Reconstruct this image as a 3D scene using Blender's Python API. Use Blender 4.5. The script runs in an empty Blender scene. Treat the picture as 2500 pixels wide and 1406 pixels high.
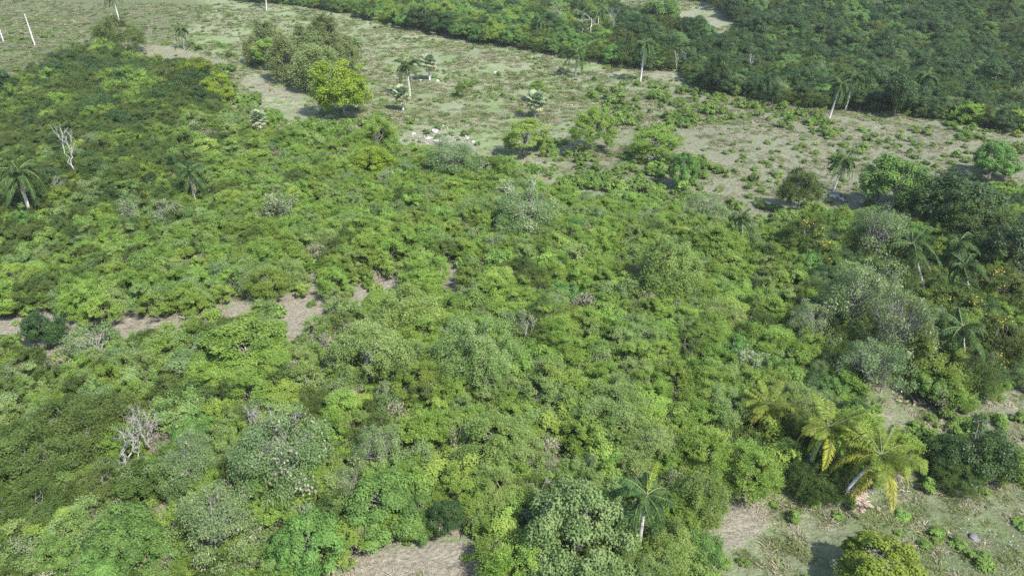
import bpy, math, random
import numpy as np
from mathutils import Vector, Matrix

# ------------------------------------------------------------------ camera, light, exposure
H = 45.0
PITCH = math.radians(29.0)
F = 1785.0                                   # focal length in pixels of the 2500 x 1406 photograph
SUN_EL = math.radians(51); SUN_AZ = math.radians(43)   # azimuth: from behind the camera (-Y) towards +X
HAZE = .00014
SC = bpy.context.scene
C = SC.collection
cd = bpy.data.cameras.new('camera'); cam = bpy.data.objects.new('camera', cd); C.objects.link(cam)
cam.location = (0, 0, H); cam.rotation_euler = (math.pi/2 - PITCH, 0, 0)
cd.sensor_width = 36; cd.lens = 36*F/2500; cd.clip_end = 6000; cd.clip_start = 0.5
SC.camera = cam
sun_dir = Vector((math.sin(SUN_AZ)*math.cos(SUN_EL), -math.cos(SUN_AZ)*math.cos(SUN_EL), math.sin(SUN_EL)))
sl = bpy.data.lights.new('sun', 'SUN'); sl.energy = 4.0; sl.angle = math.radians(0.6); sl.color = (1, 0.96, 0.88)
so = bpy.data.objects.new('sun', sl); C.objects.link(so)
so.rotation_euler = sun_dir.to_track_quat('Z', 'Y').to_euler(); so.location = sun_dir*200
w = bpy.data.worlds.new('World'); SC.world = w; w.use_nodes = True
nt = w.node_tree; nt.nodes.clear()
sky = nt.nodes.new('ShaderNodeTexSky'); sky.sky_type = 'NISHITA'; sky.sun_disc = False
sky.sun_elevation = SUN_EL; sky.sun_rotation = math.pi - SUN_AZ
bg = nt.nodes.new('ShaderNodeBackground'); bg.inputs[1].default_value = 0.15
wo = nt.nodes.new('ShaderNodeOutputWorld')
nt.links.new(sky.outputs[0], bg.inputs[0]); nt.links.new(bg.outputs[0], wo.inputs[0])
SC.view_settings.view_transform = 'Standard'; SC.view_settings.look = 'None'
SC.view_settings.exposure = 1.16; SC.view_settings.gamma = 1
SC.render.engine = 'CYCLES'
SC.cycles.max_bounces = 5; SC.cycles.volume_bounces = 0; SC.cycles.diffuse_bounces = 4; SC.cycles.glossy_bounces = 1; SC.cycles.transmission_bounces = 3
SC.cycles.use_denoising = False

rng = np.random.default_rng(7); random.seed(7)

# ------------------------------------------------------------------ noise, terrain, unprojection
_lat = np.random.default_rng(3).random((256, 256))
def vnoise(x, y):
    x = np.asarray(x, float); y = np.asarray(y, float)
    xi = np.floor(x).astype(int); yi = np.floor(y).astype(int)
    fx = x-xi; fy = y-yi; fx = fx*fx*(3-2*fx); fy = fy*fy*(3-2*fy)
    a = _lat[xi & 255, yi & 255]; b = _lat[(xi+1) & 255, yi & 255]
    c = _lat[xi & 255, (yi+1) & 255]; d = _lat[(xi+1) & 255, (yi+1) & 255]
    return (a*(1-fx)+b*fx)*(1-fy)+(c*(1-fx)+d*fx)*fy
def fbm(x, y, o=3):
    s = 0; a = 0.5; t = 0
    for i in range(o):
        s = s+a*vnoise(x*2**i+17*i, y*2**i+31*i); t += a; a *= .5
    return s/t
def sstep(a, b, x):
    t = np.clip((np.asarray(x, float)-a)/(b-a), 0, 1); return t*t*(3-2*t)
def zt(x, y):
    x = np.asarray(x, float); y = np.asarray(y, float)
    z = 5.0*(fbm(x/75+5, y/75+9, 2)-.5) + 1.6*(fbm(x/22+40, y/22, 2)-.5)
    z = z + 17*sstep(190, 420, y+.25*x)*sstep(10, 150, x)          # hillside rising at far right
    u = (y + .25*x)/21.0 + 1.5*fbm(x/60, y/60+3, 2)                 # rolling crests of the left pasture
    z = z + 1.5*(1-np.abs(np.sin(u*math.pi)))**1.5*sstep(-10, -60, x)*sstep(150, 180, y)
    z = z + 1.3*sstep(85, 70, y)*sstep(10, 30, x)*0
    return z*sstep(-10, 40, y)
def ray(px, py):
    r = np.array([(px-1250)/F, math.cos(PITCH)+math.sin(PITCH)*(703-py)/F, -math.sin(PITCH)+math.cos(PITCH)*(703-py)/F])
    return r
def at(px, py, dz=0.0):
    r = ray(px, py); t = (H-dz)/-r[2]
    for i in range(40):
        z = float(zt(r[0]*t, r[1]*t))+dz
        t += .6*((H-z)/-r[2]-t)
    return Vector((r[0]*t, r[1]*t, H+r[2]*t-dz))
def proj(x, y, z):
    dz = z-H; fw = y*math.cos(PITCH)-dz*math.sin(PITCH); up = y*math.sin(PITCH)+dz*math.cos(PITCH)
    return 1250+F*x/fw, 703-F*up/fw, fw
def wpoly(pts): return np.array([at(*p)[:2] for p in pts])
def inside(P, x, y):
    x = np.asarray(x, float); y = np.asarray(y, float); r = np.zeros(x.shape, bool); j = len(P)-1
    for i in range(len(P)):
        xi, yi = P[i]; xj, yj = P[j]
        c = ((yi > y) != (yj > y)) & (x < (xj-xi)*(y-yi)/(yj-yi+1e-12)+xi); r ^= c; j = i
    return r

PASTURE = [wpoly(p) for p in [
    [(-350,200),(0,205),(110,190),(215,150),(240,112),(330,108),(450,118),(555,150),(568,235),(640,235),(700,290),(760,300),(880,300),(960,325),
     (985,350),(1130,345),(1190,380),(1240,395),(1300,450),(1400,480),(1500,490),(1600,505),(1700,520),(1790,570),(1870,560),(1900,525),(2000,515),
     (2090,530),(2200,510),(2290,475),(2500,450),(2750,440),(2750,350),(2500,330),(2300,295),(2150,272),(2060,268),(2000,268),(1900,250),(1800,238),
     (1700,213),(1640,185),(1560,170),(1500,158),(1400,143),(1300,126),(1150,103),(1050,82),(960,62),(850,34),(700,14),(600,8),(560,-12),(540,-50),(-400,-50)],
    [(1470,-30),(1570,-30),(1660,-2),(1740,10),(1800,62),(1790,78),(1700,72),(1655,40),(1560,22),(1490,12)],
    [(1745,1215),(1830,1200),(1895,1170),(1960,1225),(2045,1255),(2120,1190),(2240,1150),(2340,1200),(2480,1195),(2750,1120),(2900,1600),(1680,1600),(1740,1350)],
    [(2090,970),(2170,950),(2300,1010),(2500,960),(2750,900),(2750,1150),(2500,1180),(2350,1040),(2200,1080),(2110,1050)],
    [(740,1420),(830,1385),(930,1340),(1060,1312),(1180,1330),(1240,1420),(1260,1600),(740,1600)]]]
SOIL = [wpoly(p) for p in [
    [(-60,778),(60,775),(140,762),(210,768),(270,815),(260,850),(170,885),(110,880),(60,840),(-60,838)],
    [(265,805),(295,765),(390,765),(400,815),(300,850)],[(530,765),(580,730),(660,735),(650,785),(545,795)],
    [(410,800),(420,765),(500,775),(510,820),(430,825)],
    [(670,725),(760,690),(815,730),(795,800),(745,865),(690,830)],[(840,710),(890,690),(915,760),(880,795)],[(905,695),(950,645),(1020,670),(1000,720),(930,725)],
    [(1045,700),(1090,640),(1145,680),(1120,745)],[(370,1160),(400,1180),(440,1290),(400,1300)],[(50,1010),(90,990),(110,1040),(60,1045)],
    [(960,330),(1030,305),(1110,315),(1180,350),(1200,395),(1100,370),(980,365)],[(580,200),(640,180),(740,230),(770,290),(700,300),(640,250)],
    [(740,1600),(740,1420),(830,1385),(930,1340),(1060,1312),(1180,1330),(1240,1420),(1260,1600)],
    [(1735,1230),(1830,1200),(1900,1170),(1860,1290),(1780,1350),(1720,1380),(1700,1330)],[(2090,970),(2170,950),(2230,1010),(2190,1070),(2110,1050)],
    [(1600,40),(1740,10),(1800,62),(1700,72)],[(1240,390),(1300,370),(1360,430),(1420,470),(1300,450)],[(1580,180),(1660,170),(1700,215),(1640,205)],
    [(1330,1140),(1380,1090),(1400,1120),(1370,1180)],[(480,1000),(520,990),(540,1040),(500,1045)]]]
DRY = [wpoly(p) for p in [   # greyer, barer grazed ground
    [(1450,240),(1700,215),(2000,270),(2500,330),(2750,350),(2750,440),(2290,475),(2090,530),(1790,570),(1500,490),(1350,420)],
    [(1950,1300),(2500,1200),(2750,1250),(2750,1350),(2200,1290)], 
    [(2090,970),(2750,900),(2750,1150),(2110,1050)]]]
VIGNETTE = [wpoly(p) for p in [[(1850,1250),(2050,1230),(2300,1190),(2750,1150),(2800,1600),(1750,1600),(1760,1380)], [(-400,230),(-400,-50),(520,-50),(480,60),(350,110),(100,210)]]]  # pasture near the frame edges, painted darker to stand in for vignetting
def in_any(L, x, y):
    r = np.zeros(np.shape(x), bool)
    for P in L: r |= inside(P, x, y)
    return r

# ------------------------------------------------------------------ materials
def mk(name):
    m = bpy.data.materials.new(name); m.use_nodes = True; n = m.node_tree; n.nodes.clear(); return m, n
def N(n, t, **k):
    o = n.nodes.new(t)
    for a, b in k.items(): setattr(o, a, b)
    return o
def rgb(c): return (c[0], c[1], c[2], 1)
def leaf_mat(name, a, b, trans=.3, rough=.55, vary=.16, hue=.012, spec=.25):
    m, n = mk(name); L = n.links.new
    at_ = N(n, 'ShaderNodeAttribute', attribute_name='tint')
    mix = N(n, 'ShaderNodeMix', data_type='RGBA'); mix.inputs[6].default_value = rgb(a); mix.inputs[7].default_value = rgb(b)
    ge = N(n, 'ShaderNodeNewGeometry'); nz = N(n, 'ShaderNodeTexNoise'); nz.inputs['Scale'].default_value = .55; nz.inputs['Detail'].default_value = 2; L(ge.outputs['Position'], nz.inputs['Vector'])
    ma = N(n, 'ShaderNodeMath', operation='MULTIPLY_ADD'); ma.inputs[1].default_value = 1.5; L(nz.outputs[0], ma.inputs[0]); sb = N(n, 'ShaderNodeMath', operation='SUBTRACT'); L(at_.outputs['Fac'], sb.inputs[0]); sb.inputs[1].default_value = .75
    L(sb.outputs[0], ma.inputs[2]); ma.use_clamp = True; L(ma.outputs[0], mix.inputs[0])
    oi = N(n, 'ShaderNodeObjectInfo')
    hs = N(n, 'ShaderNodeHueSaturation'); L(mix.outputs[2], hs.inputs['Color'])
    mv = N(n, 'ShaderNodeMapRange'); mv.inputs[3].default_value = 1-vary; mv.inputs[4].default_value = 1+vary
    L(oi.outputs['Random'], mv.inputs[0]); L(mv.outputs[0], hs.inputs['Value'])
    ml = N(n, 'ShaderNodeMath', operation='MULTIPLY'); ml.inputs[1].default_value = 7.13; L(oi.outputs['Random'], ml.inputs[0])
    fr = N(n, 'ShaderNodeMath', operation='FRACT'); L(ml.outputs[0], fr.inputs[0])
    mh = N(n, 'ShaderNodeMapRange'); mh.inputs[3].default_value = .5-hue; mh.inputs[4].default_value = .5+hue
    L(fr.outputs[0], mh.inputs[0]); L(mh.outputs[0], hs.inputs['Hue'])
    p = N(n, 'ShaderNodeBsdfPrincipled'); p.inputs['Roughness'].default_value = rough; p.inputs['Specular IOR Level'].default_value = spec
    tr = N(n, 'ShaderNodeBsdfTranslucent'); ms = N(n, 'ShaderNodeMixShader'); ms.inputs[0].default_value = trans
    o = N(n, 'ShaderNodeOutputMaterial')
    L(hs.outputs[0], p.inputs['Base Color']); L(hs.outputs[0], tr.inputs[0]); L(p.outputs[0], ms.inputs[1]); L(tr.outputs[0], ms.inputs[2]); L(ms.outputs[0], o.inputs[0])
    return m
def solid_mat(name, a, b, scale=4, rough=.8, bump=.3):
    m, n = mk(name); L = n.links.new
    tc = N(n, 'ShaderNodeTexCoord'); no = N(n, 'ShaderNodeTexNoise'); no.inputs['Scale'].default_value = scale; no.inputs['Detail'].default_value = 5
    L(tc.outputs['Object'], no.inputs['Vector'])
    cr = N(n, 'ShaderNodeValToRGB'); cr.color_ramp.elements[0].color = rgb(a); cr.color_ramp.elements[1].color = rgb(b)
    cr.color_ramp.elements[0].position = .35; cr.color_ramp.elements[1].position = .65
    L(no.outputs[0], cr.inputs[0]); p = N(n, 'ShaderNodeBsdfPrincipled'); p.inputs['Roughness'].default_value = rough
    bp = N(n, 'ShaderNodeBump'); bp.inputs['Strength'].default_value = bump; bp.inputs['Distance'].default_value = .05
    L(no.outputs[0], bp.inputs['Height']); L(bp.outputs[0], p.inputs['Normal']); L(cr.outputs[0], p.inputs['Base Color'])
    o = N(n, 'ShaderNodeOutputMaterial'); L(p.outputs[0], o.inputs[0]); return m

M = {}
M['feather'] = leaf_mat('feathery_leaves', (.160,.262,.044), (.305,.415,.092), trans=.5, spec=.15)
M['layer'] = leaf_mat('bright_leaves', (.140,.235,.042), (.290,.390,.085), trans=.45, spec=.15)
M['yellow'] = leaf_mat('yellow_leaves', (.115,.190,.018), (.270,.355,.045), trans=.35, spec=.1)
M['pale'] = leaf_mat('pale_leaves', (.095,.155,.055), (.195,.270,.105), vary=.12, spec=.08)
M['palegreen'] = leaf_mat('pale_green_leaves', (.125,.205,.045), (.260,.335,.120), vary=.10, spec=.12)
M['broad'] = leaf_mat('broad_leaves', (.062,.130,.030), (.150,.255,.060), trans=.3, rough=.5, spec=.15)
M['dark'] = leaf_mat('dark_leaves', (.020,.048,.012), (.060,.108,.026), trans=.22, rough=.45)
M['olive'] = leaf_mat('olive_leaves', (.050,.088,.018), (.125,.172,.046), vary=.15, spec=.12)
M['olivebright'] = leaf_mat('sunlit_leaves', (.080,.135,.018), (.190,.260,.036), trans=.3, spec=.15)
M['twiggy'] = leaf_mat('dull_broad_leaves', (.080,.130,.042), (.175,.240,.090), trans=.28, spec=.1)
M['bamboo'] = leaf_mat('bamboo_leaves', (.110,.155,.045), (.230,.275,.095), vary=.12)
M['weep'] = leaf_mat('weeping_leaves', (.115,.180,.036), (.270,.345,.090), vary=.12)
M['flower'] = leaf_mat('flower_petals', (.24,.19,.03), (.50,.38,.05), trans=.2, vary=.1, hue=.01)
M['pod'] = leaf_mat('dry_pods', (.15,.14,.09), (.29,.265,.195), trans=.15, vary=.12, hue=.01)
M['drygrass'] = leaf_mat('dry_grass_blades', (.24,.20,.14), (.42,.36,.27), trans=.2, vary=.2, hue=.01)
M['grass'] = leaf_mat('grass_blades', (.085,.120,.030), (.185,.205,.080), trans=.25, vary=.3)
M['bush'] = leaf_mat('bush_leaves', (.085,.150,.030), (.190,.285,.062), vary=.2, spec=.15)
M['royal'] = leaf_mat('palm_leaflets', (.026,.062,.018), (.085,.140,.042), trans=.28, rough=.6, spec=.08)
M['royal_dark'] = leaf_mat('old_palm_leaflets', (.10,.12,.06), (.26,.25,.16), trans=.25, rough=.5)
M['spear'] = leaf_mat('young_palm_leaflets', (.16,.25,.02), (.34,.42,.04), trans=.3, rough=.4)
M['coco'] = leaf_mat('coconut_leaflets', (.10,.150,.020), (.270,.330,.050), trans=.4, rough=.45, spec=.2)
M['cocoyellow'] = leaf_mat('yellow_coconut_leaflets', (.17,.18,.02), (.38,.37,.05), trans=.3, rough=.45, spec=.2)
M['fan'] = leaf_mat('fan_palm_blades', (.17,.23,.115), (.34,.40,.24), trans=.3, rough=.6, spec=.1)
M['fandry'] = leaf_mat('dry_fan_blades', (.22,.22,.10), (.40,.39,.22), trans=.2, rough=.5)
M['bark'] = solid_mat('grey_bark', (.11,.095,.08), (.24,.22,.19))
M['palebark'] = solid_mat('pale_bark', (.19,.18,.165), (.38,.365,.34))
M['greybark'] = solid_mat('grey_twigs', (.13,.12,.105), (.27,.26,.24))
M['whitebark'] = solid_mat('bleached_wood', (.22,.21,.19), (.44,.42,.40))
M['palmbark'] = solid_mat('palm_trunk_bark', (.34,.32,.30), (.62,.60,.58), 2.5)
M['shaft'] = solid_mat('green_crownshaft', (.12,.20,.05), (.20,.30,.09))
M['rachis'] = solid_mat('leaf_midrib', (.10,.14,.04), (.18,.21,.07))
M['nut'] = solid_mat('coconut_husk', (.16,.17,.04), (.30,.24,.06))
M['stone'] = solid_mat('limestone', (.22,.21,.20), (.46,.44,.41), 1.5, bump=.8)
M['darkstone'] = solid_mat('dark_rock', (.07,.07,.08), (.16,.16,.17), 2, bump=.8)
M['deadfrond'] = solid_mat('dead_frond', (.24,.16,.11), (.52,.42,.34), 6)
M['post'] = solid_mat('weathered_post', (.20,.18,.15), (.36,.33,.29), 8)

def ground_mat():
    m, n = mk('ground'); L = n.links.new
    geo = N(n, 'ShaderNodeNewGeometry')
    def noise(s, d=6, r=.6, off=0):
        mp = N(n, 'ShaderNodeMapping'); mp.inputs['Location'].default_value = (off, off*2, 0); mp.inputs['Scale'].default_value = (1, 1.4, 1); L(geo.outputs['Position'], mp.inputs[0])
        o = N(n, 'ShaderNodeTexNoise'); o.inputs['Scale'].default_value = s; o.inputs['Detail'].default_value = d; o.inputs['Roughness'].default_value = r
        L(mp.outputs[0], o.inputs['Vector']); return o.outputs[0]
    def ramp(v, p0, c0, p1, c1, extra=()):
        r = N(n, 'ShaderNodeValToRGB'); e = r.color_ramp.elements; e[0].position = p0; e[0].color = rgb(c0); e[1].position = p1; e[1].color = rgb(c1)
        for p, c in extra: k = e.new(p); k.color = rgb(c)
        L(v, r.inputs[0]); return r.outputs[0]
    def mix(f, a, b):
        x = N(n, 'ShaderNodeMix', data_type='RGBA'); L(f, x.inputs[0]); L(a, x.inputs[6]); L(b, x.inputs[7]); return x.outputs[2]
    def mask(name, ns, thr=.5, k=.35):
        a = N(n, 'ShaderNodeAttribute', attribute_name=name)
        q = N(n, 'ShaderNodeMath', operation='MULTIPLY_ADD'); L(ns, q.inputs[0]); q.inputs[1].default_value = 1.4; L(a.outputs['Fac'], q.inputs[2])
        r = N(n, 'ShaderNodeMapRange'); r.inputs[1].default_value = .7+thr-k/2; r.inputs[2].default_value = .7+thr+k/2; L(q.outputs[0], r.inputs[0]); return r.outputs[0]
    big = noise(.07, 4, .6); mid = noise(.55, 6, .65, 3); fine = noise(2.6, 8, .7, 9); vf = noise(8, 4, .7, 5)
    grass = ramp(mid, .38, (.115,.180,.062), .66, (.210,.232,.130), [(.52, (.160,.205,.090))])
    grass2 = ramp(fine, .35, (.145,.185,.092), .65, (.250,.245,.175))
    g = mix(ramp(big, .42, (0,0,0), .60, (1,1,1)), grass, grass2)
    dry = ramp(fine, .36, (.110,.130,.070), .62, (.225,.213,.158), [(.5, (.160,.168,.106))])
    g = mix(mask('dry', mid, .55, .4), g, dry)
    vignette = ramp(fine, .36, (.065,.090,.036), .64, (.135,.145,.080)); g = mix(mask('vignette', mid, .5, .5), g, vignette)  # edge darkening of the lens put into the grass colour
    litter = ramp(fine, .35, (.090,.110,.050), .65, (.270,.250,.185))
    g = mix(mask('scrub', mid, .5, .3), g, litter)
    soil = ramp(fine, .33, (.135,.130,.090), .66, (.320,.290,.235), [(.5, (.225,.208,.160))])
    g = mix(mask('soil', mid, .5, .22), g, soil)
    sp = ramp(vf, .63, (0,0,0), .70, (.8,.8,.8)); c = N(n, 'ShaderNodeRGB'); c.outputs[0].default_value = (.34,.31,.24,1)
    g = mix(sp, g, c.outputs[0])
    p = N(n, 'ShaderNodeBsdfPrincipled'); p.inputs['Roughness'].default_value = .95; p.inputs['Specular IOR Level'].default_value = .1; L(g, p.inputs['Base Color'])
    ad = N(n, 'ShaderNodeMath', operation='MULTIPLY_ADD'); ad.inputs[1].default_value = 2.5; L(mid, ad.inputs[0]); L(fine, ad.inputs[2])
    bp = N(n, 'ShaderNodeBump'); bp.inputs['Strength'].default_value = .8; bp.inputs['Distance'].default_value = .35
    L(ad.outputs[0], bp.inputs['Height']); L(bp.outputs[0], p.inputs['Normal'])
    o = N(n, 'ShaderNodeOutputMaterial'); L(p.outputs[0], o.inputs[0]); return m

# ------------------------------------------------------------------ mesh builder
def nrm(v): return v/(np.linalg.norm(v, axis=-1, keepdims=True)+1e-9)
class MB:
    def __init__(s): s.v = []; s.q = []; s.t = []; s.m = []; s.n = 0
    def quads(s, V, tint, mi=0):                       # V: (N,4,3)
        k = len(V)
        if not k: return
        s.v.append(V.reshape(-1, 3)); s.q.append(np.arange(k*4).reshape(k, 4)+s.n); s.n += k*4
        s.t.append(np.repeat(np.broadcast_to(tint, (k,)), 4)); s.m.append(np.full(k, mi))
    def leaves(s, c, n, a, L, W, tint, mi=0):
        n = nrm(n); a = nrm(a-n*(a*n).sum(-1, keepdims=True)); b = np.cross(n, a)
        L = np.broadcast_to(L, (len(c),))[:, None]; W = np.broadcast_to(W, (len(c),))[:, None]
        V = np.stack([c-a*L*.5, c+b*W*.5-n*L*.06, c+a*L*.5-n*L*.12, c-b*W*.5-n*L*.06], 1); s.quads(V, tint, mi)
    def tube(s, pts, rad, sides=6, mi=0, tint=.5, cap=True):
        pts = np.array(pts, float); k = len(pts); rad = np.broadcast_to(rad, (k,)); V = np.zeros((k, sides, 3))
        for i in range(k):
            d = nrm(pts[min(i+1, k-1)]-pts[max(i-1, 0)]); r = np.array([1., 0, 0]) if abs(d[0]) < .8 else np.array([0, 1., 0])
            u = nrm(np.cross(d, r)); w_ = np.cross(d, u); a = np.arange(sides)*2*math.pi/sides
            V[i] = pts[i]+rad[i]*(np.cos(a)[:, None]*u+np.sin(a)[:, None]*w_)
        s.v.append(V.reshape(-1, 3)); j = np.arange(sides); j2 = (j+1) % sides
        Q = np.concatenate([np.stack([i*sides+j, i*sides+j2, (i+1)*sides+j2, (i+1)*sides+j], 1) for i in range(k-1)])
        if cap and sides == 6: Q = np.concatenate([Q, [[(k-1)*6+0, (k-1)*6+1, (k-1)*6+2, (k-1)*6+3], [(k-1)*6+0, (k-1)*6+3, (k-1)*6+4, (k-1)*6+5]]])
        s.q.append(Q+s.n); s.n += k*sides; s.t.append(np.full(k*sides, tint)); s.m.append(np.full(len(Q), mi))
    def mesh(s, name, mats, smooth=False):
        v = np.concatenate(s.v); q = np.concatenate(s.q); t = np.concatenate(s.t); m_ = np.concatenate(s.m)
        me = bpy.data.meshes.new(name); me.vertices.add(len(v)); me.vertices.foreach_set('co', v.ravel().astype(np.float32))
        me.loops.add(q.size); me.loops.foreach_set('vertex_index', q.ravel().astype(np.int32))
        me.polygons.add(len(q)); me.polygons.foreach_set('loop_start', (np.arange(len(q))*4).astype(np.int32))
        for x in mats: me.materials.append(x)
        me.polygons.foreach_set('material_index', m_.astype(np.int32))
        me.polygons.foreach_set('use_smooth', np.full(len(q), smooth))
        a = me.attributes.new('tint', 'FLOAT', 'POINT'); a.data.foreach_set('value', np.clip(t, 0, 1).astype(np.float32))
        me.update(); return me
def rdir(r, n): return nrm(r.normal(size=(n, 3)))

# ------------------------------------------------------------------ crowns
def puff_centres(r, W, Hc, z0, n, R, low=-.25, lob=.22):
    d = rdir(r, n*3); d = d[d[:, 2] > low][:n]
    az = np.arctan2(d[:, 1], d[:, 0]); ph = r.uniform(0, 6.3, 3)
    k = 1+lob*(np.sin(az*2+ph[0])*.6+np.sin(az*3+ph[1])*.5)*(1-np.abs(d[:, 2])*.6)+r.normal(size=len(d))*.07
    s = r.uniform(.55, 1, len(d))**.6
    c = d*np.array([W/2-R*.5, W/2-R*.5, Hc*.55])*(k*s)[:, None]
    c[:, 2] += z0+Hc*.42
    if n >= 40:                                      # break the dome into a few leaders of unequal height
        m = int(r.integers(3, 6)); th = r.uniform(0, 6.28)+np.arange(m)*6.28/m+r.normal(size=m)*.3; lc = np.stack([np.cos(th), np.sin(th)], 1)*W*.30*r.uniform(.6, 1.15, (m, 1))
        g = np.argmin(((c[:, None, :2]-lc)**2).sum(-1), 1); hh = r.uniform(.72, 1.15, m); sc = r.uniform(.75, 1.1, m)
        c[:, :2] = lc[g]+(c[:, :2]-lc[g])*sc[g][:, None]; c[:, 2] = z0+(c[:, 2]-z0)*hh[g]
    return c, d
def add_puffs(mb, r, C_, D_, R, n, lL, lW, flat=.8, bias=1.0, droop=.3, up=.5, tb=.5, ts=.18, mi=0):
    for c, d in zip(C_, D_):
        rr = R*r.uniform(.7, 1.25); k = max(6, int(n*(rr/R)**2))
        u = nrm(rdir(r, k)+d*.45+np.array([0, 0, .35])); pos = c+u*rr*r.uniform(.45, 1.08, (k, 1))*np.array([1, 1, flat])
        nn = u*bias+rdir(r, k)*.6+np.array([0, 0, up]); a = rdir(r, k)+np.array([0, 0, -droop])+u*.4
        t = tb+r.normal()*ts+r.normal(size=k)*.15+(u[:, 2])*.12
        mb.leaves(pos, nn, a, lL*r.uniform(.6, 1.3, k), lW*r.uniform(.7, 1.3, k), t, mi)
def add_plumes(mb, r, C_, D_, R, npl, nl, lL, lW, arch=.5, upb=.6, tb=.45, ts=.18, mi=0, wide=.22):
    for c, d in zip(C_, D_):
        tp = tb+r.normal()*ts
        for _ in range(npl):
            u = nrm(rdir(r, 1)[0]*.8+d*.6+np.array([0, 0, upb])); ln = R*(.75+1.5*r.random()**2.2)
            s = np.linspace(.1, 1, nl)+r.uniform(-.03, .03, nl)
            p = c+u*ln*s[:, None]; p[:, 2] -= arch*ln*s**2*.6
            side = nrm(np.cross(u, [0, 0, 1.])+1e-6); sg = r.choice([-1, 1], nl)[:, None]
            a = side*sg+u*.8+rdir(r, nl)*.5+np.array([0, 0, -.3*arch]); n_ = np.array([0, 0, .8])+rdir(r, nl)*1.0+d*.4
            off = side*sg*wide*ln*(1-.6*s[:, None])*r.uniform(.1, 1, (nl, 1))+rdir(r, nl)*ln*wide*.65
            mb.leaves(p+off, n_, a, lL*r.uniform(.6, 1.3, nl), lW*r.uniform(.7, 1.3, nl), tp+.22*(s-.5)+r.normal(size=nl)*.16, mi)
def limb(mb, r, a, b, r0, r1, k=5, wob=.12, mi=0, sides=5):
    a = np.array(a, float); b = np.array(b, float); ln = np.linalg.norm(b-a); s = np.linspace(0, 1, k)[:, None]
    p = a+(b-a)*s+r.normal(size=(k, 3))*wob*ln*np.sin(s*math.pi)*.6; p[:, 2] += np.sin(s[:, 0]*math.pi)*ln*.05
    mb.tube(p, np.linspace(r0, r1, k), sides, mi); return p
def trunk_mesh(name, r, W, Ht, z0, cents, mat, r0, stems=1, twigs=2, vis=10):
    mb = MB(); fork = z0*.8+.3
    tips = cents[np.argsort(-cents[:, 2])][:vis] if len(cents) else []
    st = []
    for i in range(stems):
        a = r.uniform(0, 6.3); o = np.array([math.cos(a), math.sin(a), 0])*(.08*W if stems > 1 else 0)
        top = o*2.2+np.array([r.normal()*.04*W, r.normal()*.04*W, fork+.15*Ht]); limb(mb, r, o*.4-np.array([0, 0, .4]), top, r0, r0*.7, 5, .08, sides=7); st.append(top)
    for i, c in enumerate(tips):
        s0 = st[i % len(st)]; e = c*[.97, .97, 1]+np.array([0, 0, -.02*Ht]); p = limb(mb, r, s0, e, r0*.5, r0*.13, 6, .16)
        for j in range(twigs):
            q = p[r.integers(2, 6)]; u = nrm(r.normal(size=3)+[0, 0, .7]+nrm(q-s0))
            limb(mb, r, q, q+u*W*r.uniform(.05, .13), r0*.16, r0*.05, 4, .2, sides=4)
    return mb.mesh(name, [mat], True)
KIND = {}       # name -> list of (crown mesh, trunk mesh, extra mesh, W, H)
def new_kind(name, nvar, W, Ht, z0, npuff, R, style, mat, bark, stems=1, twigs=1, vis=8, r0=None, low=-.25, lob=.22, extra=None, **k):
    KIND[name] = []
    for i in range(nvar):
        r = np.random.default_rng(abs(hash_(name))+i*77); cs, ds = puff_centres(r, W, Ht-z0, z0, npuff, R, low, lob); mb = MB()
        if style == 'puff': add_puffs(mb, r, cs, ds, R, **k)
        else: add_plumes(mb, r, cs, ds, R, **k)
        cm = mb.mesh(name+'_crown', [M[mat]]); tm = trunk_mesh(name+'_trunk', r, W, Ht, z0, cs, M[bark], r0 or .022*Ht+.03, stems, twigs, vis)
        em = None
        if extra:
            e = MB(); sel = r.permutation(len(cs))[:int(len(cs)*extra['part'])]; kk = dict(extra); kk.pop('part'); ma = kk.pop('mat'); RR = kk.pop('R', R)
            add_puffs(e, r, cs[sel]+ds[sel]*R*.25, ds[sel], RR, **kk); em = e.mesh(name+'_'+ma, [M[ma]])
        KIND[name].append((cm, tm, em, W, Ht))
def hash_(s): return sum((i+1)*ord(c) for i, c in enumerate(s))

new_kind('feathery_shrub', 8, 3.0, 3.1, .3, 34, .50, 'plume', 'feather', 'bark', stems=3, npl=13, nl=38, lL=.135, lW=.055, upb=1.0, arch=.35, ts=.22, vis=8, twigs=2, low=-.4, r0=.045, lob=.35)
new_kind('feathery_tree', 5, 5.5, 5.0, .6, 70, .80, 'plume', 'feather', 'bark', npl=14, nl=44, lL=.16, lW=.062, upb=.9, arch=.4, vis=9, low=-.5, lob=.3)
new_kind('dull_shrub', 5, 3.2, 3.0, .3, 34, .52, 'plume', 'olive', 'bark', stems=3, npl=13, nl=36, lL=.135, lW=.055, upb=.9, vis=6, twigs=1, low=-.4, r0=.05, ts=.14)
new_kind('grey_shrub', 3, 3.2, 3.0, .5, 30, .55, 'puff', 'pale', 'palebark', stems=3, n=90, lL=.17, lW=.075, bias=.7, vis=12, twigs=4, low=-.35, r0=.05)
new_kind('soft_shrub', 4, 3.2, 2.9, .3, 34, .52, 'plume', 'palegreen', 'palebark', stems=3, npl=12, nl=34, lL=.13, lW=.05, upb=.8, arch=.6, vis=12, twigs=3, low=-.4, r0=.04, ts=.16, lob=.3)
new_kind('green_shrub', 3, 2.8, 2.8, .3, 26, .52, 'puff', 'bush', 'bark', stems=3, n=170, lL=.17, lW=.10, bias=.9, vis=6, twigs=1, low=-.4, r0=.05, ts=.16, lob=.3)
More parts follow.
